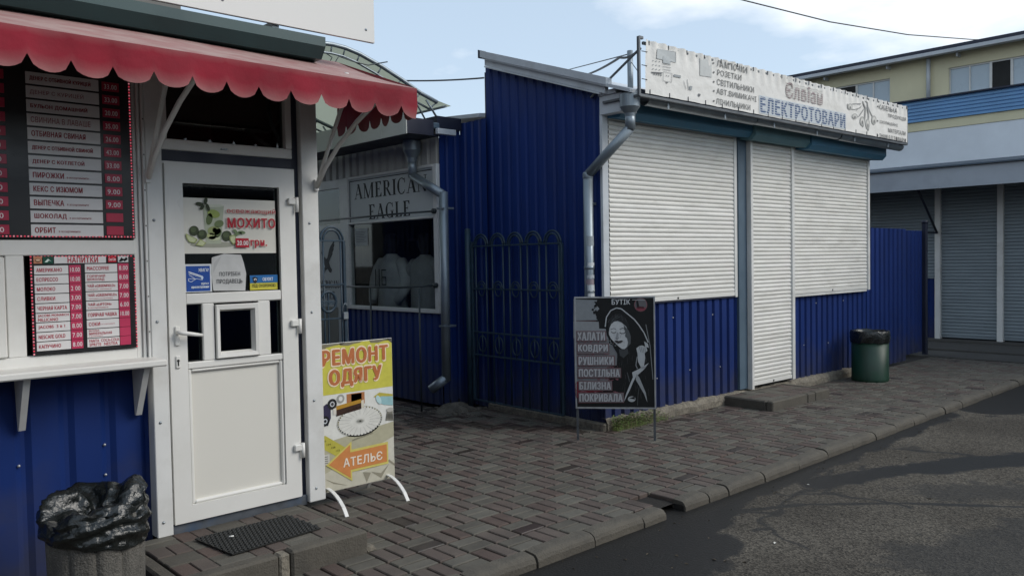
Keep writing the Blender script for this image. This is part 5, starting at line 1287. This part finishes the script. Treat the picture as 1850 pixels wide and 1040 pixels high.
def clothes_shop():
    K = root('clothes_shop', (AX, 8.6, 0), 'low dark blue clothes shop with a serif lettered sign over its window, in the passage', 'shop')
    YE = 12.0
    mb = MB().use(BLUE); corr(mb, (AX, 9.02), (AX, 7.07), .02, 1.03, (-1, 0, 0), .12, .02, .6); build(mb, 'wall', K)
    mb = MB().use(BLUE); corr(mb, (AX+.01, 7.065), (5.80, 7.065), .02, 3.06, (0, -1, 0), .12, .015, .6); corr(mb, (5.80, 7.06), (5.80, 6.62), .02, 3.12, (-1, 0, 0), .12, .02, .6); build(mb, 'wall', K)
    CR = mat('cream_profiled_sheet', (.40, .39, .36), .5, var=.06, vs=3, dirt=(.25, .25, .24), ds=2, damt=.5)
    mb = MB().use(CR); corr(mb, (AX-.005, YE), (AX-.005, 7.07), 2.66, 3.10, (-1, 0, 0), .16, .025, .6); build(mb, 'upper_wall', K)
    # window
    fr = MB().use(WHITEM)
    for (y0, y1, z0, z1) in ((7.075, 7.145, 1.03, 2.66), (8.88, 8.98, 1.03, 2.66), (7.145, 8.88, 1.03, 1.075), (7.145, 8.88, 2.075, 2.10), (7.145, 8.88, 2.63, 2.66)): fr.box((AX-.03, y0, z0), (AX+.05, y1, z1), .005)
    w_ = build(fr, 'window_frame', K)
    bx('pane', GLASS2, w_, (AX, 7.145, 1.075), (AX+.006, 8.88, 2.075), 0)
    sp = bx('sign_panel', mat('grey_white_sign', (.46, .49, .50), .5, var=.04), K, (AX-.012, 7.145, 2.10), (AX+.01, 8.88, 2.63), 0)
    pl = Plane((AX-.012, 8.88, 0), (0, -1, 0)); A = Art(pl); INK = ink(22, 26, 30)
    serif_text(A, 'AMERICAN', .13, 2.380, 1.615, 2.562, INK); serif_text(A, 'EAGLE', .44, 2.122, 1.30, 2.298, INK)
    b = .012
    for (u0, v0, u1, v1) in ((.02, 2.60, 1.71, 2.612), (.02, 2.105, .032, 2.60)): A.poly([(u0, v0), (u1, v0), (u1, v1), (u0, v1)], INK, 1, True)
    A.done('lettering', sp)
    # entrance bay: white frames, small upper light, poster door
    fr = MB().use(WHITEM)
    for (y0, y1, z0, z1) in ((8.985, 9.09, .05, 2.66), (9.95, 10.05, .05, 2.66), (9.09, 9.95, 2.02, 2.10), (9.09, 9.95, 2.55, 2.66), (10.05, 12, .05, 2.66)): fr.box((AX-.02, y0, z0), (AX+.05, y1, z1), .004)
    e = build(fr, 'entrance_frame', K); bx('pane', GLASS2, e, (AX, 9.09, 2.10), (AX+.006, 9.95, 2.55), 0)
    d = bx('door', mat('grey_white_door', (.42, .44, .44), .5, var=.05), K, (AX-.012, 9.095, .06), (AX+.03, 9.945, 2.02), .005)
    pl = Plane((AX-.013, 9.945, 0), (0, -1, 0)); A = Art(pl); eagle(A, .52, 1.66, .34, .26, INK); serif_text(A, 'AMERICAN', .22, 1.28, .78, 1.38, INK); serif_text(A, 'EAGLE', .32, 1.14, .68, 1.24, INK); A.done('printed_emblem', d)
    bx('door_lower_panel', mat('olive_door_panel', (.16, .155, .13), .6, var=.08), d, (AX-.016, 9.2, .1), (AX-.0125, 9.84, 1.04), 0)
    # inside
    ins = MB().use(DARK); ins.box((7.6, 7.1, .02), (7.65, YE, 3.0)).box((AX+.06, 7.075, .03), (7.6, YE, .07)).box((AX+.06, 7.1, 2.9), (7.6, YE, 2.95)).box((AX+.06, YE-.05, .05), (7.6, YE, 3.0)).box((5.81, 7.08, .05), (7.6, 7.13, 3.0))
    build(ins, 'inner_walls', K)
    it = MB().use(mat('brown_shelf', (.06, .045, .035), .7)).box((6.9, 7.6, 1.9), (7.5, 9.6, 1.93)).box((6.9, 7.6, .9), (7.5, 9.6, .93)).box((AX+.08, 7.2, .70), (6.3, 9.0, .74)); build(it, 'shelf', K)
    # roof edge, gutter, white canopy panels over the front
    rf = MB().use(TRIMG); sl = -.05
    rf.add([(5.775, YE, 3.56), (5.775, 6.69, 3.18), (7.8, 6.69, 3.38), (7.8, YE, 3.76), (5.775, YE, 3.52), (5.775, 6.69, 3.14), (7.8, 6.69, 3.34), (7.8, YE, 3.72)], [(0,1,2,3),(7,6,5,4),(0,4,5,1),(1,5,6,2),(2,6,7,3),(3,7,4,0)]); build(rf, 'roof', K)
    bx('eave_trim', NAVY, K, (5.44, 7.0, 3.03), (5.774, YE, 3.16), 0)
    bx('eave_gutter', STEELB, K, (5.36, 6.95, 3.01), (5.438, 9.0, 3.075), .01); bx('gutter_end', TRIMG, K, (5.37, 6.90, 2.95), (5.62, 6.945, 3.01), .004)
    PN = mat('white_canopy_panel', (.50, .51, .47), .5, var=.05, vs=3, dirt=(.36, .37, .33), ds=2, damt=.4)
    for (a, b) in ((6.955, 7.42), (7.425, 8.15), (8.155, 8.95), (8.955, 10.2)): bx('canopy_panel', PN, K, (5.0, a, 2.925), (5.012, b, 3.16), .002)
    bx('canopy_underside', NAVY, K, (5.014, 6.96, 2.935), (5.44, 10.2, 2.95), 0); bx('canopy_end', NAVY, K, (5.014, 6.96, 2.951), (5.36, 6.97, 3.10), 0)
    # downpipe
    X = 5.40; q = lambda x, y: onx(x, y, X)
    p = MB().use(GALVP); a = q(744, 262); e1 = q(741, 318); e2 = q(801, 352); e3 = q(813, 688); e4 = q(793, 704)
    p.lathe((a.x, a.y, 0), [(.08, 2.92), (.098, 2.935), (.102, 2.93), (.10, 2.83), (.058, 2.75), (.05, 2.70)], 28, False); p.tube([(a.x, a.y, 2.76), (a.x, a.y, e1.z-.02)], .048, 16)
    bot = Vector((X, e2.y+.01, e3.z)); p.tube([(a.x, a.y, e1.z), e2], .048, 16); p.tube([e2+Vector((0, 0, .03)), bot], .048, 16); p.tube([bot+Vector((0, 0, .03)), bot+Vector((-.10, .14, -.10))], [.05, .052], 16)
    po = build(p, 'downpipe', K)
    cl = MB().use(GALVP)
    for z in (2.15, .9): cl.box((X-.0505, bot.y-.052, z), (X+.11, bot.y+.052, z+.022), .004)
    build(cl, 'pipe_clip', po)
GLASS2 = glassmat('shop_glass', (.86, .89, .89), .7)
clothes_shop()

def garments():
    def shirt(name, c, label, cat, sw, m, long=False, marks=None):
        R = root(name, c, label, cat); mb = MB().use(m); n = 28
        rings = [(-.62, .255, .13), (-.45, .25, .13), (-.25, .245, .135), (-.12, .25, .125), (-.05, .235, .10), (.0, .16, .08), (.03, .085, .065), (.045, .075, .06)]
        vs = []
        for (z, a, b) in rings:
            for j in range(n):
                t = 2*math.pi*j/n; k = .012*mnoise.noise(Vector((math.cos(t)*2, math.sin(t)*2, z*7+sw)))*(2 if z < -.2 else 1)
                vs.append(Vector(c)+Vector((math.sin(t)*(b+k), math.cos(t)*(a+k), z)))
        mb.add(vs, [(i*n+j, i*n+(j+1) % n, (i+1)*n+(j+1) % n, (i+1)*n+j) for i in range(len(rings)-1) for j in range(n)], True)
        for s in (-1, 1):
            p = [Vector(c)+Vector((0, s*.19, -.05)), Vector(c)+Vector((0, s*.27, -.14)), Vector(c)+Vector((-.01, s*.33, -.27))]; r = [.075, .085, .085]
            if long: p += [Vector(c)+Vector((-.06, s*.33, -.42)), Vector(c)+Vector((-.12, s*.26, -.55))]; r += [.065, .05]
            mb.tube(p, r, 14)
        build(mb, 'cloth_body', R)
        nk = MB().use(mat('dark_form', (.03, .028, .026), .6)); nk.lathe(Vector(c)+Vector((0, 0, 0)), [(.06, .0), (.06, .08), (.075, .13), (.085, .2), (.07, .28), (0, .31)], 16); nk.tube([Vector(c)+Vector((.02, 0, -.6)), Vector(c)+Vector((.02, 0, -1.3))], .02, 8)
        build(nk, 'display_form', R)
        if marks:
            pl = Plane(Vector(c)+Vector((-.155, .17, -.36)), (0, -1, 0)); a = Art(pl); marks(a); a.done('printed_letters', R)
    def mk(a):
        D = ink(40, 42, 45)
        for u in (.03, .11): a.poly([(u, 0), (u+.02, 0), (u+.02, .22), (u, .22)], D, 1, True)
        for (u, v, u2, v2) in ((.17, .2, .27, .215), (.17, .11, .27, .125), (.17, .02, .27, .035), (.17, .035, .185, .2), (.255, .035, .27, .11)): a.poly([(u, v), (u2, v), (u2, v2), (u, v2)], D, 1, True)
    wht = mat('white_jersey', (.52, .52, .51), .85, var=.1, vs=12, bump=.6, bs=14)
    shirt('sweatshirt', (5.86, 8.52, 1.66), 'white long sleeved sweatshirt with dark letters on a form inside the shop window', 'sweatshirt', 1, wht, True, mk)
    shirt('t_shirt', (5.90, 7.88, 1.64), 'plain pale t-shirt on a form inside the shop window', 't-shirt', 5, mat('pale_jersey', (.34, .34, .33), .85, var=.1, vs=12, bump=.6, bs=12))
    o = Vector((AX-.002, 0, 0)); pl = Plane(o, (0, -1, 0), cr=(560, 360, 5.778)); u0, v1 = pl.uv(468, 308); u1, v0 = pl.uv(606, 482)
    R = root('window_notice', pl.at((u0+u1)/2, v0, .001), 'small white typed sheet stuck in the upper corner of the clothes shop window', 'notice')
    mb = MB().use(mat('notice_paper_grey', (.42, .45, .45), .7)); mb.prism([pl.at(u0, v0, .001), pl.at(u1, v0, .001), pl.at(u1, v1, .001), pl.at(u0, v1, .001)], pl.n*.001); build(mb, 'sheet', R)
    a = Art(pl, .002)
    for i in range(7): a.poly([(u0+.03, v1-.04-.02*i), (u1-.03-.02*(i % 3), v1-.04-.02*i), (u1-.03-.02*(i % 3), v1-.046-.02*i), (u0+.03, v1-.046-.02*i)], ink(90, 95, 98), 1, True)
    a.done('typed_lines', R)
garments()

def window_rail():
    R = root('window_rail', (5.2, 8.2, 0), 'thin dark steel railing standing before the clothes shop window', 'railing')
    mb = MB().use(RAILM); X = 5.2
    zt = onx(700, 388, X).z; zm = onx(700, 519, X).z
    for nm, z in (('top_bar', zt), ('middle_bar', zm)):
        b = MB().use(RAILM); b.tube([(X, 9.35, z), (X, 7.42, z), (X+.04, 7.36, z+.004), (AX-.03, 7.105, z+.02)], .011, 8); b.lathe((AX-.045, 7.105, z+.02), [(.0, -.02), (.028, -.02), (.028, .02), (0, .02)], 12, M=Matrix.Rotation(math.pi/2, 3, 'Y')); build(b, nm, R)
    for px in (669, 757): 
        y = onx(px, 520, X).y; b = MB().use(RAILM); b.tube([(X, y, -.03), (X, y, zm)], .010, 8); build(b, 'post', R)
    b = MB().use(RAILM); b.tube([(X, 9.3, -.03), (X, 9.3, zt)], .016, 8); build(b, 'post', R)
    for px in (588, 627): pass
window_rail()

def gate_leaf(name, O_, d, nb, bay, zs, label, ring=True, taper=0, post=None):
    """O_: foot of the hinge side, d: direction along the leaf. zs: rails top .. bottom"""
    O_ = Vector(O_); d = Vector(d).normalized(); G = root(name, (O_.x, O_.y, 0), label, 'gate', 'arched gate leaves')
    def p(u, z): return Vector((O_.x, O_.y, 0))+d*u+Vector((0, 0, z))
    W_ = nb*bay; zt = zs[0]; zb = zs[-1]
    f = MB().use(GATEM)
    f.bar(p(.0, zb), p(.0, zt+.05), .03, .03); build(f, 'gate_stile', G); f = MB().use(GATEM); f.bar(p(W_, zb), p(W_, zt), .03, .03); build(f, 'gate_stile', G)
    for z in zs: f = MB().use(GATEM); f.bar(p(0, z), p(W_, z), .026, .016); build(f, 'rail', G)
    for k in range(nb):
        u0 = k*bay+.03; u1 = (k+1)*bay-.005; c = (u0+u1)/2; r = (u1-u0)/2
        a = MB().use(GATEM)
        for rr, h in ((r, 1.0), (r-.032, .78)):
            pts = [p(c+rr*math.cos(math.pi*i/12), zt+r*1.05*h*math.sin(math.pi*i/12)) for i in range(13)]; a.tube(pts, .0105, 6)
        build(a, 'arch', G)
        for u in (u0+.032 if k else u0+.03, u1-.032 if k < nb-1 else u1-.03): b = MB().use(GATEM); b.tube([p(u, zb), p(u, zt)], .009, 6); build(b, 'bar', G)
        if ring:
            a = MB().use(GATEM)
            for rr in (.07, .045): a.tube([p(c+rr*math.cos(math.pi*i/10), zs[1]+rr*1.15*math.sin(math.pi*i/10)) for i in range(11)], .007, 6)
            a.tube([p(c+.05*math.cos(math.pi+math.pi*i/10), zs[1]+.05*1.5*math.sin(math.pi+math.pi*i/10)) for i in range(11)], .006, 6)
            build(a, 'half_ring', G)
            a = MB().use(GATEM); zc = (zs[2]+zs[3])/2; a.tube([p(c+.062*math.cos(2*math.pi*i/18), zc+.085*math.sin(2*math.pi*i/18)) for i in range(18)], .007, 6, closed=True); a.tube([p(c, zs[3]), p(c, zs[2])], .007, 6); build(a, 'ring', G)
    return G, p
def gates():
    G, p = gate_leaf('gate_leaf', (5.71, 6.78, 0), (-.03, -1.36, 0), 5, .272, (1.755, 1.30, .835, .59, .10), 'dark teal arched gate leaf swung open against the blue shop wall')
    b = MB().use(GATEM); b.tube([(5.70, 6.84, -.05), (5.70, 6.84, 1.93)], .032, 12); b.lathe((5.70, 6.84, 1.93), [(.034, 0), (.03, .015), (0, .025)], 12); build(b, 'gate_post', G)
    G2, p2 = gate_leaf('gate_leaf', (2.72, 6.8, 0), (1, 0, 0), 5, .282, (1.812, 1.40, 1.08, .78, .10), 'closed teal arched gate leaf half hidden behind the white kiosk post', ring=False)
    a = MB().use(GATEM); c = ony(593, 545, 6.8); a.tube([(c.x+.082*math.cos(2*math.pi*i/20), 6.8, c.z+.095*math.sin(2*math.pi*i/20)) for i in range(20)], .013, 8, closed=True); a.bar((c.x-.08, 6.8, c.z), (c.x+.08, 6.8, c.z), .016, .016); a.bar((c.x, 6.8, .1), (c.x, 6.8, c.z+.095), .012, .012); a.bar((c.x-.08, 6.8, c.z-.02), (c.x+.08, 6.8, c.z-.02), .012, .012); build(a, 'ring', G2)
    q = ony(623, 552, 6.78); mb = MB().use(GALV); mb.tube([(q.x-.02, 6.77, q.z-.06), (q.x-.02, 6.77, q.z), (q.x-.012, 6.77, q.z+.02), (q.x+.008, 6.77, q.z+.02), (q.x+.016, 6.77, q.z), (q.x+.016, 6.77, q.z-.06)], .005, 8); mb.box((q.x-.03, 6.755, q.z-.13), (q.x+.026, 6.785, q.z-.06), .006)
    o = build(mb, 'padlock'); tag(o, 'small steel padlock hanging on the closed gate leaf', 'padlock')
    # wall tap / stone lump at the foot of the gate post
    return
gates()

def arched_canopy():
    C_ = root('arched_canopy', (4.3, 7.2, 2.6), 'arched pale translucent roof on thin steel ribs over the passage', 'canopy')
    half = [(0, 3.80), (.25, 3.745), (.586, 3.657), (.83, 3.558), (1.08, 3.444), (1.30, 3.364), (1.50, 3.325)]
    half = [(0, 3.79), (.15, 3.78), (.32, 3.745), (.586, 3.657), (.83, 3.558), (1.08, 3.444), (1.30, 3.372), (1.50, 3.332)]
    prof = [(4.3-x, z) for x, z in half[::-1]]+[(4.3+x, z) for x, z in half[1:]]
    sh = bpy.data.materials.new('translucent_sheet'); sh.use_nodes = True; n = sh.node_tree.nodes; L = sh.node_tree.links; p = n['Principled BSDF']; p.inputs['Base Color'].default_value = (.45, .49, .40, 1); p.inputs['Roughness'].default_value = .5
    tl = n.new('ShaderNodeBsdfTranslucent'); tl.inputs[0].default_value = (.40, .44, .35, 1); mx = n.new('ShaderNodeMixShader'); mx.inputs[0].default_value = .55
    L.new(p.outputs[0], mx.inputs[1]); L.new(tl.outputs[0], mx.inputs[2]); L.new(mx.outputs[0], n['Material Output'].inputs[0])
    YB = 12.4
    for k, (ya, yb) in enumerate(((7.2, 8.3), (8.32, 9.4), (9.42, YB))):
        mb = MB().use(sh); mb.add([(x, y, z) for y in (ya, yb) for (x, z) in prof], [(i, i+1, len(prof)+i+1, len(prof)+i) for i in range(len(prof)-1)], True); build(mb, 'roof_sheet', C_)
    for y in (7.2, 8.3, 9.4, YB):
        r = MB().use(GALVP); r.tube([(x, y, z-.02) for x, z in prof[1:-1]], .022, 8); build(r, 'rib', C_)
        r = MB().use(GALVP); r.tube([(4.3+(x-4.3)*.93, y+.03, z-.10) for x, z in prof[1:-1]], .013, 6)
        for i in range(1, len(prof)-1): 
            x, z = prof[i]; r.tube([(x, y, z-.02), (4.3+(x-4.3)*.93, y+.03, z-.10)], .008, 6)
        r.tube([(5.45, y, 3.36), (5.62, y, 3.15)], .012, 6); r.tube([(5.2, y, 3.48), (5.45, y, 3.12)], .010, 6); r.tube([(3.1, y, 3.46), (2.9, y, 2.9)], .012, 6)
        build(r, 'truss', C_)
    t = MB().use(GALVP); t.tube([(2.85, 7.2, 3.3), (2.85, YB, 3.3)], .015, 6); t.tube([(5.72, 7.2, 3.32), (5.72, YB, 3.32)], .015, 6); build(t, 'purlin', C_)
    wv = MB().use(RAILM); q = [ony(590, 97, 7.1), ony(600, 104, 7.1), ony(594, 116, 7.1), ony(606, 112, 7.1), ony(612, 102, 7.1), ony(640, 112, 7.1), ony(665, 118, 7.1), ony(700, 112, 7.1)]; wv.tube(q, .006, 6); build(wv, 'loose_wire', C_)
arched_canopy()

# ================================================================== END OF THE STREET
def fence():
    F = root('sheet_fence', (12.2, 4.87, 0), 'dark blue corrugated sheet fence between the shop and the shutters', 'fence')
    mb = MB().use(BLUE); corr(mb, (11.06, 4.86), (12.36, 4.86), .03, 1.955, (0, -1, 0), .15, .03, .55); build(mb, 'fence_panel', F)
    mb = MB().use(BLUE); corr(mb, (12.40, 5.02), (13.42, 5.02), .06, 1.945, (0, -1, 0), .15, .03, .55); build(mb, 'fence_panel', F)
    p = MB().use(NAVY).bar((13.45, 5.0, 0), (13.45, 5.0, 2.07), .07, .07).tube([(13.45, 5.0, 2.06), (13.45, 5.0, 2.10)], .05, 10); build(p, 'fence_post', F)
    p = MB().use(NAVY).bar((11.1, 4.91, 1.6), (12.4, 4.91, 1.6), .04, .04).bar((11.1, 4.91, .4), (12.4, 4.91, .4), .04, .04).bar((12.38, 4.95, 0), (12.38, 4.95, 1.9), .05, .05); build(p, 'fence_frame', F)
fence()
def green_bin():
    c = Vector((10.33, 4.50, 0)); B = root('litter_bin', c, 'dark green metal drum bin with black liner at the blue shop corner', 'litter bin')
    mb = MB().use(mat('green_drum_paint', (.006, .038, .021), .45, var=.2, vs=5, dirt=(.012, .025, .02), ds=4, damt=.6)); mb.lathe(c, [(0, .0), (.215, .0), (.22, .012), (.222, .035), (.219, .05), (.219, .57), (.2, .57), (.2, .2)], 32); build(mb, 'drum', B)
    b = MB().use(BAGM)
    def P(u, v):
        a = 2*math.pi*u; prof = [(.228, .49), (.235, .54), (.234, .60), (.225, .635), (.20, .63), (.17, .55)]; x = v*5; i = min(4, int(x)); t = x-i; r = prof[i][0]*(1-t)+prof[i+1][0]*t; z = prof[i][1]*(1-t)+prof[i+1][1]*t
        k = .012*mnoise.noise(Vector((math.cos(a)*4, math.sin(a)*4, z*18))); return c+Vector((math.cos(a)*(r+abs(k)), math.sin(a)*(r+abs(k)), z+k))
    b.grid(P, 48, 10); o = build(b, 'bin_bag'); tag(o, 'black liner bag folded over the rim of the green drum bin', 'bin bag')
green_bin()

def far_building():
    K = root('market_building', (15.5, 4, 0), 'large yellow, blue and white market hall with a row of roller shutters below', 'building')
    Y0, Y1 = -9.0, 9.5; X = 15.5
    YEL = mat('yellow_cladding', (.66, .61, .41), .6, var=.08, vs=1.2, dirt=(.50, .45, .30), ds=.8, damt=.4); WH = mat('white_wall_panel', (.72, .76, .80), .6, var=.08, vs=1.0, dirt=(.58, .61, .65), ds=.9, damt=.6)
    BL = mat('sky_blue_cladding', (.15, .32, .56), .5, var=.1, vs=1.5, dirt=(.12, .25, .42), ds=1.2, damt=.4)
    GS = mat('grey_shutter_paint', (.22, .26, .285), .5, var=.08, vs=2, stretch=(1, 1, 5))
    bx('inner_wall', NAVY, K, (X+.06, Y0, 0), (X+.1, Y1, 3.0), 0)
    ys = [Y0+.0]; y = 4.515
    posts = [5.525, 4.53, 3.535, 2.54, 1.5, .5, -.5, -1.5, -2.5, -3.5, 6.9, 8.3]
    for yy in posts: bx('post', WHITEM if yy < 6 else WHITEM, K, (X-.07, yy-.045, .0), (X+.05, yy+.045, 2.95), .004)
    sp = sorted(posts)
    for a, b in zip(sp, sp[1:]):
        zb = .13 if b < 5.6 else 1.17
        mb = MB().use(GS); z = zb; n = 0
        pr = [(0, .005), (.006, -.006), (.03, -.01), (.05, -.006), (.056, .005)]
        while z < 2.93:
            mb.add([(X+q, yy, z+dz) for yy in (a+.046, b-.046) for (dz, q) in pr], [(i, i+1, 5+i+1, 5+i) for i in range(4)]); z += .058
        s = build(mb, 'roller_shutter', K)
        bx('bottom_bar', GS, s, (X-.012, a+.05, zb-.03), (X+.008, b-.05, zb), .002)
        if zb > 1: m2 = MB().use(BLUE); corr(m2, (X+.01, b-.05), (X+.01, a+.05), .05, zb-.03, (-1, 0, 0), .13, .02); build(m2, 'low_wall', K)
    bx('threshold', SLAB, K, (X-.3, Y0, .0), (X+.06, 7.5, .075), .01)
    # canopy
    xc = 14.35
    fas = MB().use(mat('canopy_fascia', (.34, .37, .41), .55, var=.1, vs=1.5, dirt=(.24, .26, .29), ds=1.4, damt=.6)); fas.box((xc, Y0, 2.655), (xc+.03, Y1, 2.985), .003); build(fas, 'canopy_fascia', K)
    cr_ = MB().use(mat('canopy_roof_sheet', (.055, .075, .10), .5, var=.15, vs=2)); cr_.prism([(xc-.05, Y0, 2.99), (xc-.05, Y0, 3.015), (X-.22, Y0, 3.16), (X-.22, Y0, 3.13)], (0, Y1-Y0, 0)); build(cr_, 'canopy_roof', K)
    bx('canopy_ceiling', mat('canopy_underside', (.10, .11, .12), .8), K, (xc+.031, Y0, 2.90), (X+.05, Y1, 2.93), 0)
    br = MB().use(NAVY).tube([(xc+.2, 5.55, 2.75), (X-.08, 5.525, 1.95)], .02, 8).bar((X-.5, 5.525, 1.95), (X-.05, 5.525, 1.95), .03, .03); build(br, 'brace', K)
    # walls above
    xw = 15.28
    bx('white_wall', WH, K, (xw, Y0, 3.10), (xw+.05, Y1, 3.755), .003); bx('yellow_band', YEL, K, (xw-.012, Y0, 3.757), (xw+.05, Y1, 3.915), .003)
    mb = MB().use(BL); n = 6
    pr = []
    for i in range(n):
        z = 3.917+(4.285-3.917)*i/n; h = (4.285-3.917)/n; pr += [(xw-.045, z), (xw-.045, z+h*.62), (xw-.022, z+h*.75), (xw-.022, z+h*.95)]
    pr.append((xw-.045, 4.285)); mb.add([(a, yy, z) for yy in (Y0, Y1) for (a, z) in pr], [(i, i+1, len(pr)+i+1, len(pr)+i) for i in range(len(pr)-1)]); build(mb, 'blue_cladding', K)
    bx('ledge_cap', NAVY, K, (xw-.10, Y0, 4.287), (xw+.42, Y1, 4.315), .003)
    cp = MB().use(NAVY)
    xu = 15.62
    wins = [(6.42, 7.06, 'light'), (7.06, 7.42, 'open'), (7.42, 7.95, 'light'), (4.74, 5.40, 'light'), (4.42, 4.74, 'open'), (3.75, 4.42, 'light'), (2.4, 3.1, 'light'), (2.1, 2.4, 'open'), (1.4, 2.1, 'light'), (8.3, 8.8, 'light')]
    zs0, zs1 = 4.36, 4.85
    yw = MB().use(YEL); yw.box((xu, Y0, 4.316), (xu+.1, Y1, zs0)).box((xu, Y0, zs1), (xu+.1, Y1, 5.20))
    edges = sorted([(a, b) for a, b, _ in wins]); cur = Y0
    for a, b in edges:
        if a-cur > .02: yw.box((xu, cur, zs0), (xu+.1, a, zs1))
        cur = max(cur, b)
    yw.box((xu, cur, zs0), (xu+.1, Y1, zs1)); build(yw, 'upper_wall', K)
    PANE = mat('pale_window_film', (.44, .52, .58), .25, var=.05, vs=2)
    for a, b, k in wins:
        f = MB().use(WHITEM)
        for (y0, y1, z0, z1) in ((a, b, zs0, zs0+.025), (a, b, zs1-.025, zs1), (a, a+.02, zs0+.025, zs1-.025), (b-.02, b, zs0+.025, zs1-.025)): f.box((xu+.03, y0, z0), (xu+.07, y1, z1))
        if k == 'light': f.box((xu+.03, (a+b)/2-.012, zs0+.025), (xu+.07, (a+b)/2+.012, zs1-.025))
        w_ = build(f, 'window', K); bx('pane', PANE if k == 'light' else DARK, w_, (xu+.05, a+.02, zs0+.025), (xu+.055, b-.02, zs1-.025), 0)
    rf = MB().use(NAVY); rf.prism([(xu-.28, Y0-.2, 5.13), (xu-.28, Y0-.2, 5.19), (xu+5, Y0-.2, 5.75), (xu+5, Y0-.2, 5.69)], (0, Y1-Y0+.4, 0)); build(rf, 'roof', K)
    g = MB().use(TRIMG); g.prism([(xu-.30, Y0-.2, 5.065), (xu-.30, Y0-.2, 5.125), (xu-.16, Y0-.2, 5.125), (xu-.16, Y0-.2, 5.065)], (0, Y1-Y0+.4, 0)); build(g, 'eave_gutter', K)
    for k in range(14): bx('gutter_clip', TRIMG, K, (xu-.16, Y0+1+1.2*k, 5.0), (xu+.0, Y0+1.03+1.2*k, 5.06), 0)
    p = MB().use(TRIMG); p.tube([(xu-.06, 5.72, 5.07), (xu-.06, 5.72, 4.32)], .035, 10); build(p, 'downpipe', K)
    bx('gable', YEL, K, (xu+.1, Y0, 0), (xu+5, Y0+.1, 5.1), 0); bx('gable', YEL, K, (xu+.1, Y1-.1, 0), (xu+5, Y1, 5.1), 0); bx('back_wall', YEL, K, (xu+4.9, Y0+.1, 0), (xu+5, Y1-.1, 5.6), 0)
far_building()

def road_litter():
    R = random.Random(8); mb = MB(); c1, c2 = mat('dead_leaf', (.07, .055, .035), .8, var=.3, vs=40), ink(200, 198, 190)
    for i in range(90):
        X_ = R.uniform(2.8, 9); q = Vector((X_, 3.12-abs(R.gauss(0, .18)), -.066)); l = R.uniform(.004, .011); a = R.uniform(0, 6); d = Vector((math.cos(a), math.sin(a), 0)); s = Vector((-d.y, d.x, 0))*.6; mb.use(c1)
        mb.add([q-d*l, q+s*l+Vector((0, 0, .005)), q+d*l, q-s*l+Vector((0, 0, .003))], [(0, 1, 2, 3)])
    for (x, y) in ((1222, 1003), (1290, 1010), (1240, 1018), (1310, 1012), (1170, 1000), (1215, 1025), (1345, 1015), (1190, 860), (1590, 880), (1130, 1010), (1460, 875), (1400, 980), (1680, 900)):
        p = onz(x, y, -.066); a = R.uniform(0, 6); l = R.uniform(.008, .02); mb.use(c2 if R.random() < .25 else c1); d = Vector((math.cos(a), math.sin(a), 0)); s = Vector((-d.y, d.x, 0))*.5
        mb.add([p-d*l, p+s*l+Vector((0, 0, .006)), p+d*l, p-s*l+Vector((0, 0, .003))], [(0, 1, 2, 3)])
    o = build(mb, 'litter'); tag(o, 'scattered leaf bits and crumbs lying on the wet road', 'litter', kind='stuff')
road_litter()
